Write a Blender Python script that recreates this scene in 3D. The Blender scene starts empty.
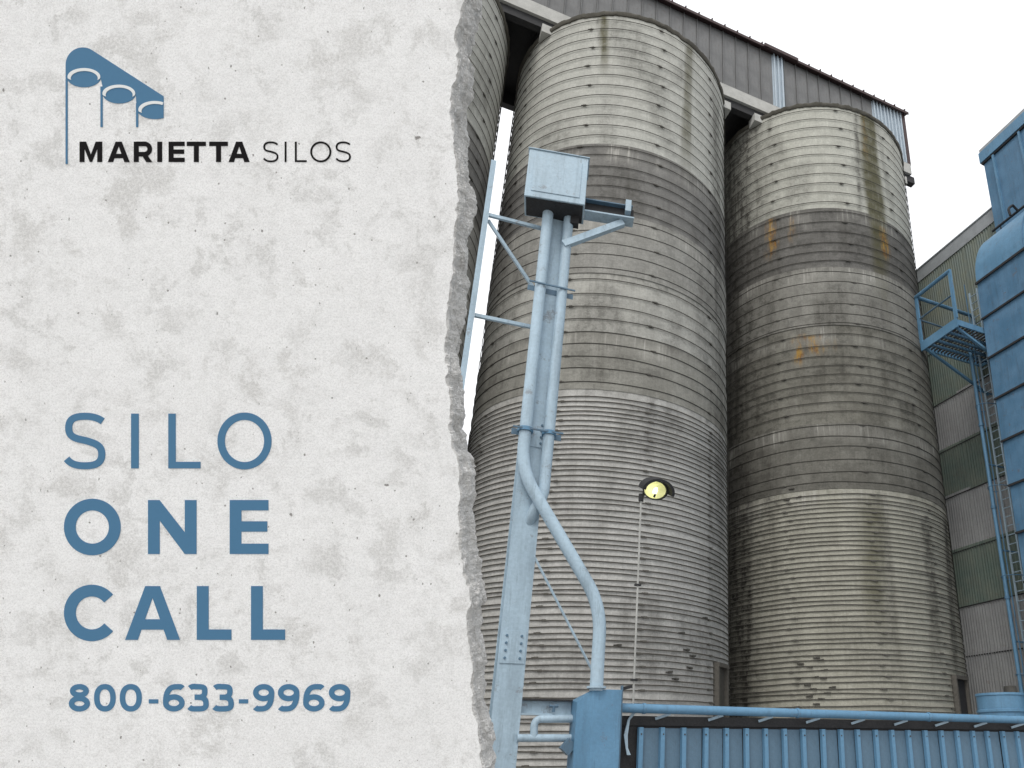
import bpy, bmesh, math, random
import numpy as np
from mathutils import Vector, Matrix, noise as mnoise

random.seed(7)
rnd = random.Random(11)
scene = bpy.context.scene
COL = scene.collection

# ------------------------------------------------------------------ camera
F, CX, CY, TH = 706.285, 712.33, 476.17, 0.3685      # focal length and axis (pixels), upward pitch
EYE = 1.6
cam_data = bpy.data.cameras.new('camera')
cam_data.sensor_width = 36.0
cam_data.lens = 36.0 * F / 1024.0
cam_data.shift_x = (512.0 - CX) / 1024.0
cam_data.shift_y = (CY - 384.0) / 1024.0
cam_data.clip_start = 0.1
cam_data.clip_end = 4000.0
cam = bpy.data.objects.new('camera', cam_data)
COL.objects.link(cam)
cam.location = (0, 0, EYE)
cam.rotation_euler = (math.pi / 2 + TH, 0, 0)
scene.camera = cam

# ------------------------------------------------------------------ sky, sun, exposure
SUN_EL, SUN_AZ = math.radians(52), math.radians(196)   # azimuth clockwise from +Y: behind and a little left of the camera
world = bpy.data.worlds.new('World')
scene.world = world
world.use_nodes = True
wn, wl = world.node_tree.nodes, world.node_tree.links
wn.clear()
sky = wn.new('ShaderNodeTexSky')
sky.sky_type = 'NISHITA'
sky.sun_disc = False
sky.sun_elevation = SUN_EL
sky.sun_rotation = SUN_AZ
sky.dust_density = 6.0
cloud = wn.new('ShaderNodeMix')
cloud.data_type = 'RGBA'
cloud.inputs[0].default_value = 0.9
cloud.inputs[7].default_value = (11.0, 11.1, 11.3, 1)   # closed white cloud cover
bg = wn.new('ShaderNodeBackground')
bg.inputs['Strength'].default_value = 0.1
wo = wn.new('ShaderNodeOutputWorld')
wl.new(sky.outputs[0], cloud.inputs[6])
wl.new(cloud.outputs[2], bg.inputs['Color'])
wl.new(bg.outputs[0], wo.inputs['Surface'])

sun_d = bpy.data.lights.new('sun', 'SUN')
sun_d.energy = 1.3
sun_d.angle = math.radians(25)
sun_d.color = (1.0, 0.97, 0.92)
sun = bpy.data.objects.new('sun', sun_d)
COL.objects.link(sun)
to_sun = Vector((math.sin(SUN_AZ) * math.cos(SUN_EL), math.cos(SUN_AZ) * math.cos(SUN_EL), math.sin(SUN_EL)))
sun.rotation_euler = to_sun.to_track_quat('Z', 'Y').to_euler()

scene.view_settings.view_transform = 'Standard'
scene.view_settings.look = 'None'
scene.view_settings.exposure = 0.33
scene.view_settings.gamma = 1.0
scene.view_settings.use_curve_mapping = False
scene.render.resolution_x, scene.render.resolution_y = 1024, 768

# ------------------------------------------------------------------ site grid
CAM = np.array([0, 0, EYE])


def ray(x, y):
    a, b = (x - CX) / F, (CY - y) / F
    return np.array([a, math.cos(TH) - b * math.sin(TH), math.sin(TH) + b * math.cos(TH)])


def on_plane(x, y, n, c):
    d = ray(x, y)
    return CAM + d * ((c - n @ CAM) / (n @ d))


AZ = 1.1160                                            # bearing of the silo row
U = np.array([math.sin(AZ), math.cos(AZ), 0.0])        # along the row
V = np.array([-math.cos(AZ), math.sin(AZ), 0.0])       # away from the yard
ROWROT = math.pi / 2 - AZ                              # rotation that lays local X along U


def uv_at(u, v, z=0.0):
    p = u * U + v * V
    return Vector((p[0], p[1], z))


def pu(x, y, u):
    """yard coordinates (u, v, z) of a sighting on the upright plane u = const"""
    p = on_plane(x, y, U, u)
    return p @ U, p @ V, p[2]


def pv(x, y, v):
    p = on_plane(x, y, V, v)
    return p @ U, p @ V, p[2]


# ------------------------------------------------------------------ object helpers
def link(name, mesh, mat=None, parent=None, smooth=False):
    o = bpy.data.objects.new(name, mesh)
    COL.objects.link(o)
    if mat is not None and not mesh.materials:
        mesh.materials.append(mat)
    if parent is not None:
        o.parent = parent
    if smooth:
        mesh.shade_smooth()
    return o


def thing(name, label, cat, loc=(0, 0, 0), rotz=0.0, group=None):
    o = bpy.data.objects.new(name, None)
    o.empty_display_size = 0.2
    COL.objects.link(o)
    o.location = loc
    o.rotation_euler = (0, 0, rotz)
    tag(o, label, cat, group)
    return o


def tag(o, label, cat, group=None):
    o['label'] = label
    o['category'] = cat
    if group:
        o['group'] = group
    return o


class MB:
    """collects shapes for one mesh"""

    def __init__(self):
        self.v, self.f = [], []

    def add(self, verts, faces):
        n = len(self.v)
        self.v += [tuple(p) for p in verts]
        self.f += [tuple(i + n for i in fc) for fc in faces]
        return self

    def box(self, x0, x1, y0, y1, z0, z1):
        return self.add([(x0, y0, z0), (x1, y0, z0), (x1, y1, z0), (x0, y1, z0),
                         (x0, y0, z1), (x1, y0, z1), (x1, y1, z1), (x0, y1, z1)],
                        [(3, 2, 1, 0), (4, 5, 6, 7), (0, 1, 5, 4), (1, 2, 6, 5), (2, 3, 7, 6), (3, 0, 4, 7)])

    def bar(self, a, b, w, h, up=(0, 0, 1)):
        """rectangular bar from a to b"""
        a, b, up = Vector(a), Vector(b), Vector(up)
        t = (b - a).normalized()
        s = t.cross(up)
        if s.length < 1e-4:
            s = t.cross(Vector((0, 1, 0)))
        s.normalize()
        q = s.cross(t)
        vs = []
        for p in (a, b):
            for i, j in ((-1, -1), (1, -1), (1, 1), (-1, 1)):
                vs.append(p + s * (i * w / 2) + q * (j * h / 2))
        return self.add(vs, [(0, 1, 2, 3), (7, 6, 5, 4), (0, 4, 5, 1), (1, 5, 6, 2), (2, 6, 7, 3), (3, 7, 4, 0)])

    def tube(self, pts, r, n=12, cap=True):
        pts = [Vector(p) for p in pts]
        rings, base = [], len(self.v)
        prev = None
        for i, p in enumerate(pts):
            t = (pts[min(i + 1, len(pts) - 1)] - pts[max(i - 1, 0)]).normalized()
            if prev is None:
                s = t.cross(Vector((0, 0, 1)))
                if s.length < 1e-3:
                    s = t.cross(Vector((0, 1, 0)))
            else:
                s = prev - t * prev.dot(t)
            s.normalize()
            prev = s
            q = t.cross(s)
            rr = r[i] if isinstance(r, (list, tuple)) else r
            rings.append([p + (s * math.cos(k * 2 * math.pi / n) + q * math.sin(k * 2 * math.pi / n)) * rr for k in range(n)])
        for rg in rings:
            self.v += [tuple(p) for p in rg]
        for i in range(len(pts) - 1):
            for k in range(n):
                a, b = base + i * n + k, base + i * n + (k + 1) % n
                self.f.append((a, b, b + n, a + n))
        if cap:
            self.f.append(tuple(base + k for k in reversed(range(n))))
            self.f.append(tuple(base + (len(pts) - 1) * n + k for k in range(n)))
        return self

    def lathe(self, prof, n=48, c=(0, 0, 0)):
        base = len(self.v)
        for r, z in prof:
            for k in range(n):
                a = 2 * math.pi * k / n
                self.v.append((c[0] + r * math.cos(a), c[1] + r * math.sin(a), c[2] + z))
        for i in range(len(prof) - 1):
            for k in range(n):
                a, b = base + i * n + k, base + i * n + (k + 1) % n
                self.f.append((a, b, b + n, a + n))
        return self

    def prism(self, poly, z0, z1):
        """polygon in XY (counter-clockwise) extruded in Z"""
        n = len(poly)
        vs = [(x, y, z0) for x, y in poly] + [(x, y, z1) for x, y in poly]
        fs = [tuple(reversed(range(n))), tuple(range(n, 2 * n))]
        fs += [(i, (i + 1) % n, n + (i + 1) % n, n + i) for i in range(n)]
        return self.add(vs, fs)

    def mesh(self, name):
        m = bpy.data.meshes.new(name)
        m.from_pydata(self.v, [], self.f)
        m.update()
        return m

    def build(self, name, mat, parent=None, smooth=False, bevel=0.0):
        m = self.mesh(name)
        if bevel:
            bm = bmesh.new()
            bm.from_mesh(m)
            bmesh.ops.remove_doubles(bm, verts=bm.verts, dist=1e-5)
            bmesh.ops.bevel(bm, geom=bm.edges[:], offset=bevel, segments=2, affect='EDGES', profile=0.6)
            bm.to_mesh(m)
            bm.free()
        o = link(name, m, mat, parent)
        if smooth:
            m.shade_smooth()
            try:
                m.set_sharp_from_angle(angle=math.radians(40))
            except Exception:
                pass
        return o


def bend(path, rad, n=6):
    """round the corners of a polyline"""
    pts = [Vector(p) for p in path]
    out = [pts[0]]
    for a, b, c in zip(pts, pts[1:], pts[2:]):
        d1, d2 = (a - b), (c - b)
        k = min(rad, d1.length * 0.45, d2.length * 0.45)
        p, q = b + d1.normalized() * k, b + d2.normalized() * k
        for i in range(n + 1):
            t = i / n
            out.append(p * (1 - t) ** 2 + b * (2 * t * (1 - t)) + q * t * t)
    out.append(pts[-1])
    return out


# ------------------------------------------------------------------ materials
class NT:
    def __init__(self, name):
        self.m = bpy.data.materials.new(name)
        self.m.use_nodes = True
        self.t = self.m.node_tree
        self.n, self.l = self.t.nodes, self.t.links
        self.b = self.n['Principled BSDF']

    def new(self, kind, **kw):
        nd = self.n.new(kind)
        for k, v in kw.items():
            setattr(nd, k, v)
        return nd

    def put(self, sock, v):
        if hasattr(v, 'links'):
            self.l.new(v, sock)
        else:
            sock.default_value = v

    def coord(self, kind='Object', scale=(1, 1, 1), loc=(0, 0, 0)):
        c = self.new('ShaderNodeTexCoord')
        mp = self.new('ShaderNodeMapping')
        mp.inputs['Scale'].default_value = scale
        mp.inputs['Location'].default_value = loc
        self.l.new(c.outputs[kind], mp.inputs[0])
        return mp.outputs[0]

    def noise(self, vec, scale, detail=4, rough=0.55, lo=0.3, hi=0.7, dist=0.0):
        t = self.new('ShaderNodeTexNoise')
        t.inputs['Scale'].default_value = scale
        t.inputs['Detail'].default_value = detail
        t.inputs['Roughness'].default_value = rough
        t.inputs['Distortion'].default_value = dist
        self.l.new(vec, t.inputs['Vector'])
        return self.ramp(t.outputs['Fac'], lo, hi)

    def ramp(self, v, lo, hi, a=0.0, b=1.0):
        r = self.new('ShaderNodeMapRange')
        r.interpolation_type = 'SMOOTHSTEP'
        self.put(r.inputs[0], v)
        for i, x in enumerate((lo, hi, a, b)):
            r.inputs[i + 1].default_value = x
        return r.outputs[0]

    def math(self, op, a, b=0.0):
        nd = self.new('ShaderNodeMath', operation=op)
        self.put(nd.inputs[0], a)
        self.put(nd.inputs[1], b)
        return nd.outputs[0]

    def mix(self, f, a, b, mode='MIX'):
        nd = self.new('ShaderNodeMix')
        nd.data_type = 'RGBA'
        nd.blend_type = mode
        self.put(nd.inputs[0], f)
        for s, v in ((nd.inputs[6], a), (nd.inputs[7], b)):
            if isinstance(v, (tuple, list)):
                v = (*v, 1.0) if len(v) == 3 else v
            self.put(s, v)
        return nd.outputs[2]

    def bump(self, h, strength=0.3, dist=0.01):
        nd = self.new('ShaderNodeBump')
        nd.inputs['Strength'].default_value = strength
        nd.inputs['Distance'].default_value = dist
        self.put(nd.inputs['Height'], h)
        self.l.new(nd.outputs[0], self.b.inputs['Normal'])

    def out(self, col, rough=0.8, metal=0.0, spec=0.3):
        self.put(self.b.inputs['Base Color'], (*col, 1) if isinstance(col, (tuple, list)) and len(col) == 3 else col)
        self.put(self.b.inputs['Roughness'], rough)
        self.put(self.b.inputs['Metallic'], metal)
        self.b.inputs['Specular IOR Level'].default_value = spec
        return self.m


def paint(name, col, wear=0.5, rough=0.45, dark=(0.05, 0.05, 0.05), streak=2.5, pale=None):
    """painted sheet steel with run marks, chalking and a few chips"""
    t = NT(name)
    o = t.coord('Object')
    st = t.coord('Object', (streak * 2, streak * 2, 0.22 * streak))
    blot = t.noise(o, 1.3, 5, 0.6, 0.32, 0.72)
    run = t.noise(st, 1.0, 5, 0.65, 0.45, 0.75)
    fine = t.noise(o, 22, 3, 0.6, 0.3, 0.7)
    chip = t.noise(o, 9.0, 6, 0.7, 0.67, 0.72)
    p = pale or tuple(min(1, c * 1.25 + 0.03) for c in col)
    c = t.mix(t.math('MULTIPLY', blot, 0.55 * wear + 0.1), col, p)
    c = t.mix(t.math('MULTIPLY', run, 0.45 * wear), c, tuple(x * 0.45 + 0.02 for x in col))
    c = t.mix(t.math('MULTIPLY', fine, 0.12), c, dark)
    c = t.mix(t.math('MULTIPLY', chip, 0.35 * wear), c, (0.12, 0.10, 0.085))
    drip = t.noise(t.coord('Object', (streak * 7, streak * 7, 0.5 * streak), (3, 1, 0)), 1.0, 6, 0.75, 0.56, 0.66)
    c = t.mix(t.math('MULTIPLY', drip, 0.4 * wear), c, tuple(x * 0.35 + 0.03 for x in col))
    rust = t.noise(o, 3.2, 8, 0.8, 0.585, 0.63)
    c = t.mix(t.math('MULTIPLY', rust, 0.45 * wear), c, (0.13, 0.085, 0.06))
    t.bump(t.math('ADD', t.math('MULTIPLY', blot, 0.8), t.math('MULTIPLY', fine, 0.15)), 0.25, 0.025)
    return t.out(c, t.ramp(blot, 0, 1, rough, rough + 0.25), 0.0, 0.35)


def plain(name, col, rough=0.8, var=0.35, scale=6.0, metal=0.0, spec=0.3, bump=0.2):
    t = NT(name)
    o = t.coord('Object')
    a = t.noise(o, scale, 6, 0.62, 0.3, 0.7)
    b = t.noise(o, scale * 7, 3, 0.6, 0.3, 0.7)
    c = t.mix(t.math('MULTIPLY', a, var), col, tuple(x * 0.4 for x in col))
    c = t.mix(t.math('MULTIPLY', b, var * 0.5), c, tuple(min(1, x * 1.5 + 0.02) for x in col))
    t.bump(b, bump, 0.01)
    return t.out(c, rough, metal, spec)


def silo_concrete(name, col, seed, grime=0.6, stave=True, course=1.0):
    """weathered stave concrete: UV in metres round the drum, wear and painted flank shade masks in the colour layer 'wear'"""
    t = NT(name)
    uv = t.coord('UV', (1, 1, 1), (seed * 3.1, seed * 1.7, 0))
    run = t.coord('UV', (2.6, 0.16, 1), (seed * 5.3, seed, 0))
    thin = t.coord('UV', (9.0, 0.5, 1), (seed * 2.3, seed, 0))
    big = t.noise(uv, 0.4, 6, 0.66, 0.4, 0.62)
    mid = t.noise(uv, 1.6, 7, 0.72, 0.42, 0.62)
    runs = t.noise(run, 1.0, 6, 0.65, 0.44, 0.72)
    thins = t.noise(thin, 1.0, 4, 0.65, 0.48, 0.74)
    fine = t.noise(uv, 13, 6, 0.8, 0.43, 0.57)
    at = t.new('ShaderNodeVertexColor', layer_name='wear')
    sp = t.new('ShaderNodeSeparateColor')
    t.l.new(at.outputs[0], sp.inputs[0])
    wr, wg, wb = sp.outputs[0], sp.outputs[1], sp.outputs[2]
    dk = tuple(c * k for c, k in zip(col, (0.5, 0.48, 0.45)))
    c = t.mix(t.math('MULTIPLY', big, 0.42 * grime), col, dk)
    c = t.mix(t.math('MULTIPLY', mid, 0.45), c, tuple(min(1, x * 1.3 + 0.03) for x in col))
    c = t.mix(t.math('MULTIPLY', runs, 0.42 * grime), c, dk)
    c = t.mix(t.math('MULTIPLY', thins, 0.3 * grime), c, tuple(x * 0.42 for x in col))
    c = t.mix(t.math('MULTIPLY', fine, 0.30), c, tuple(x * 0.55 for x in col))
    # courses between hoops weather differently
    sx = t.new('ShaderNodeSeparateXYZ')
    t.l.new(t.coord('UV'), sx.inputs[0])
    cvec = t.new('ShaderNodeCombineXYZ')
    wob = t.noise(uv, 0.9, 3, 0.6, 0.0, 1.0)
    t.l.new(t.math('MULTIPLY', sx.outputs[0], 0.55), cvec.inputs[0])
    t.l.new(t.math('MULTIPLY', t.math('FLOOR', t.math('DIVIDE', t.math('ADD', sx.outputs[1], t.math('MULTIPLY', wob, 0.1)), 0.43)), 0.83), cvec.inputs[1])
    cvec.inputs[2].default_value = seed * 2.7
    course_d = t.noise(cvec.outputs[0], 1.0, 5, 0.7, 0.5, 0.6)
    course_l = t.noise(cvec.outputs[0], 1.7, 5, 0.7, 0.54, 0.66)
    patch = t.noise(uv, 3.0, 8, 0.78, 0.48, 0.57)
    c = t.mix(t.math('MULTIPLY', t.math('MULTIPLY', course_d, t.math('ADD', 0.35, patch)), 0.6 * course), c, tuple(x * 0.42 for x in col))
    c = t.mix(t.math('MULTIPLY', t.math('MULTIPLY', course_l, t.math('ADD', 0.2, thins)), 0.5 * course), c, (0.46, 0.45, 0.41))
    c = t.mix(t.math('MULTIPLY', patch, 0.10 + 0.4 * course), c, tuple(x * 0.5 for x in col))
    edge = t.math('ADD', 0.5, t.math('ADD', t.math('MULTIPLY', runs, 0.4), t.math('MULTIPLY', patch, 0.4)))
    c = t.mix(t.math('MINIMUM', t.math('MULTIPLY', wr, edge), 0.95), c, (0.045, 0.042, 0.036))  # red channel: grime plus shade painted on the flanks
    c = t.mix(t.math('MINIMUM', t.math('MULTIPLY', wg, t.math('ADD', 0.8, t.math('MULTIPLY', mid, 0.5))), 0.95), c, (0.075, 0.07, 0.032))
    drip = t.noise(t.coord('UV', (7.0, 1.3, 1), (seed, 0, 0)), 1.0, 5, 0.75, 0.44, 0.60)
    c = t.mix(t.math('MINIMUM', t.math('MULTIPLY', wb, t.math('ADD', 0.12, t.math('MULTIPLY', drip, 1.0))), 0.92), c, t.mix(patch, (0.30, 0.18, 0.045), (0.19, 0.085, 0.02)))
    al = t.math('MULTIPLY', at.outputs['Alpha'], t.math('ADD', 0.3, thins))
    c = t.mix(t.math('MINIMUM', al, 0.8), c, (0.5, 0.49, 0.45))
    h = t.math('ADD', t.math('MULTIPLY', fine, 0.5), t.math('MULTIPLY', mid, 0.5))
    if stave:
        br = t.new('ShaderNodeTexBrick')
        br.offset = 0.5
        t.l.new(t.coord('UV'), br.inputs['Vector'])
        br.inputs['Scale'].default_value = 1.0
        br.inputs['Brick Width'].default_value = 0.26
        br.inputs['Row Height'].default_value = 0.76
        br.inputs['Mortar Size'].default_value = 0.006
        br.inputs['Mortar Smooth'].default_value = 0.4
        c = t.mix(t.math('MULTIPLY', br.outputs['Fac'], 0.16), c, tuple(x * 0.35 for x in col))
        h = t.math('SUBTRACT', h, t.math('MULTIPLY', br.outputs['Fac'], 0.6))
    t.bump(h, 0.45, 0.012)
    return t.out(c, 0.9, 0, 0.2)


def wall_concrete():
    """pale cast concrete: cloudy laitance, sandy grain, air holes"""
    t = NT('cast_concrete')
    o = t.coord('Object')
    cloudy = t.noise(o, 1.3, 8, 0.66, 0.38, 0.62, 0.3)
    blot = t.noise(o, 4.2, 8, 0.72, 0.5, 0.61, 0.3)
    patch = t.noise(o, 2.1, 9, 0.76, 0.5, 0.6, 0.2)
    mott = t.noise(o, 11, 7, 0.8, 0.46, 0.58)
    grain = t.noise(o, 42, 5, 0.95, 0.46, 0.54)
    sand = t.noise(o, 75, 4, 0.95, 0.49, 0.56)
    zone = t.noise(o, 0.9, 4, 0.6, 0.42, 0.58)
    scuff = t.noise(t.coord('Object', (1.0, 9.0, 1.0), (2, 5, 0)), 3.0, 7, 0.75, 0.56, 0.66, 0.6)
    c = t.mix(t.math('MULTIPLY', cloudy, 0.4), (0.93, 0.935, 0.94), (0.82, 0.825, 0.83))
    c = t.mix(t.math('MULTIPLY', t.math('MULTIPLY', blot, t.math('ADD', 0.25, zone)), 0.58), c, (0.55, 0.55, 0.54))
    c = t.mix(t.math('MULTIPLY', t.math('MULTIPLY', patch, t.math('SUBTRACT', 1.2, zone)), 0.6), c, (0.54, 0.535, 0.52))
    c = t.mix(t.math('MULTIPLY', mott, 0.26), c, (0.62, 0.62, 0.615))
    c = t.mix(t.math('MULTIPLY', scuff, 0.25), c, (0.60, 0.595, 0.58))
    c = t.mix(t.math('MULTIPLY', grain, 0.55), c, (1.0, 1.0, 1.0))
    c = t.mix(t.math('MULTIPLY', sand, 0.42), c, (0.52, 0.52, 0.515))
    pit = None
    for sc, rad, thr, sq in ((4.5, 0.075, 0.45, 1.0), (12.0, 0.13, 0.68, 1.6), (25.0, 0.17, 0.76, 1.0)):
        vo = t.new('ShaderNodeTexVoronoi')
        vo.inputs['Scale'].default_value = sc
        vo.inputs['Randomness'].default_value = 1.0
        wob = t.new('ShaderNodeVectorMath', operation='ADD')
        nz = t.new('ShaderNodeTexNoise')
        nz.inputs['Scale'].default_value = sc * 5
        t.l.new(o, nz.inputs['Vector'])
        sc2 = t.new('ShaderNodeVectorMath', operation='SCALE')
        t.l.new(nz.outputs['Color'], sc2.inputs[0])
        sc2.inputs['Scale'].default_value = 0.06 / sc * 5
        t.l.new(t.coord('Object', (sq, 1, 1)), wob.inputs[0])
        t.l.new(sc2.outputs[0], wob.inputs[1])
        t.l.new(wob.outputs[0], vo.inputs['Vector'])
        sep = t.new('ShaderNodeSeparateColor')
        t.l.new(vo.outputs['Color'], sep.inputs[0])
        sel = t.ramp(sep.outputs[0], thr, thr + 0.02)
        size = t.math('MULTIPLY', t.math('POWER', sep.outputs[1], 2.5), rad)
        d = t.math('SUBTRACT', t.math('ADD', size, rad * 0.3), vo.outputs['Distance'])
        p = t.math('MULTIPLY', t.ramp(d, 0.0, rad * 0.5), sel)
        pit = p if pit is None else t.math('MAXIMUM', pit, p)
    c = t.mix(t.math('MULTIPLY', pit, 0.8), c, (0.17, 0.16, 0.15))
    h = t.math('SUBTRACT', t.math('ADD', t.math('MULTIPLY', grain, 0.25), t.math('MULTIPLY', blot, 0.2)), t.math('MULTIPLY', pit, 1.5))
    t.bump(h, 0.5, 0.006)
    return t.out(c, 0.88, 0, 0.25)


M = {}
M['wall'] = wall_concrete()
t = NT('broken_concrete')
o_ = t.coord('Object')
g1 = t.noise(o_, 5, 6, 0.7, 0.35, 0.7)
g2 = t.noise(o_, 45, 4, 0.7, 0.35, 0.65)
c_ = t.mix(t.math('MULTIPLY', g1, 0.7), (0.74, 0.735, 0.72), (0.56, 0.55, 0.53))
c_ = t.mix(t.math('MULTIPLY', g2, 0.5), c_, (0.84, 0.84, 0.83))
t.bump(g2, 0.8, 0.02)
M['broken'] = t.out(c_, 0.95)
M['letter_blue'] = plain('lettering_blue', (0.07, 0.187, 0.322), 0.75, 0.05, 30, bump=0.05)
M['letter_black'] = plain('lettering_black', (0.010, 0.009, 0.010), 0.9, 0.05, 30, spec=0.1, bump=0.05)
M['letter_white'] = plain('lettering_white', (0.78, 0.8, 0.8), 0.7, 0.06, 30, bump=0.05)
M['hoop'] = plain('hoop_steel', (0.062, 0.058, 0.05), 0.75, 0.5, 9)
M['hoop_pale'] = plain('hoop_steel_washed', (0.095, 0.089, 0.078), 0.8, 0.5, 9)
M['rim'] = plain('rim_concrete', (0.085, 0.08, 0.066), 0.9, 0.5, 3)
M['blue'] = paint('blue_paint', (0.094, 0.216, 0.342), 0.8)
M['blue_deep'] = paint('blue_paint_deep', (0.07, 0.165, 0.272), 1.0)
M['blue_pale'] = paint('blue_paint_pale', (0.33, 0.435, 0.515), 0.95)  # whitened to paint in the pale veil over the column and its pipes
M['blue_grey'] = paint('blue_grey_sheet', (0.082, 0.148, 0.212), 0.9)
M['gallery'] = paint('grey_sheet', (0.125, 0.127, 0.128), 1.0, 0.55, streak=3.5, pale=(0.235, 0.238, 0.24))
M['gallery_light'] = paint('pale_sheet', (0.42, 0.49, 0.55), 0.35, 0.4)
M['red_brown'] = plain('red_brown_trim', (0.055, 0.034, 0.034), 0.6, 0.4, 4)
M['beam_pale'] = plain('pale_beam', (0.42, 0.42, 0.40), 0.8, 0.35, 3)
M['dark'] = plain('dark_steel_and_shade', (0.028, 0.028, 0.03), 0.7, 0.4, 5)
M['coping'] = plain('grey_coping', (0.30, 0.32, 0.335), 0.6, 0.3, 3)
M['sheet_grey'] = paint('corrugated_grey', (0.27, 0.278, 0.28), 0.8, 0.6, streak=2.5, pale=(0.38, 0.388, 0.39))
M['sheet_green'] = paint('corrugated_green', (0.10, 0.145, 0.122), 1.0, 0.5, streak=2.5, pale=(0.20, 0.22, 0.18))
M['sheet_stained'] = paint('corrugated_stained', (0.13, 0.165, 0.15), 1.0, 0.6, streak=2.5, pale=(0.22, 0.225, 0.16))
M['ground'] = plain('yard_concrete', (0.34, 0.335, 0.32), 0.9, 0.35, 0.6)

# ------------------------------------------------------------------ ground
g = MB().add([(-1500, -1500, 0), (1500, -1500, 0), (1500, 1500, 0), (-1500, 1500, 0)], [(0, 1, 2, 3)]).build('ground', M['ground'])
g['kind'] = 'structure'

# ------------------------------------------------------------------ silos
R = 4.5
HTOP = 27.2
C0 = (-2.735 * R, 4.118 * R)
C1, R1 = (-0.85659 * R, 5.03627 * R), 0.9685 * R
C2, R2 = (1.01155 * R, 5.94969 * R), R


def hit(c, r, x, y):
    """bearing round the drum and height of a sighting"""
    d = ray(x, y)
    ax, ay = d[0], d[1]
    A = ax * ax + ay * ay
    B = -(ax * c[0] + ay * c[1])
    Cc = c[0] ** 2 + c[1] ** 2 - r * r
    D = B * B - A * Cc
    k = (-B - math.sqrt(max(D, 0))) / A
    return math.atan2(ay * k - c[1], ax * k - c[0]), EYE + d[2] * k


def sstep(a, b, x):
    t = max(0.0, min(1.0, (x - a) / (b - a)))
    return t * t * (3 - 2 * t)


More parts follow.
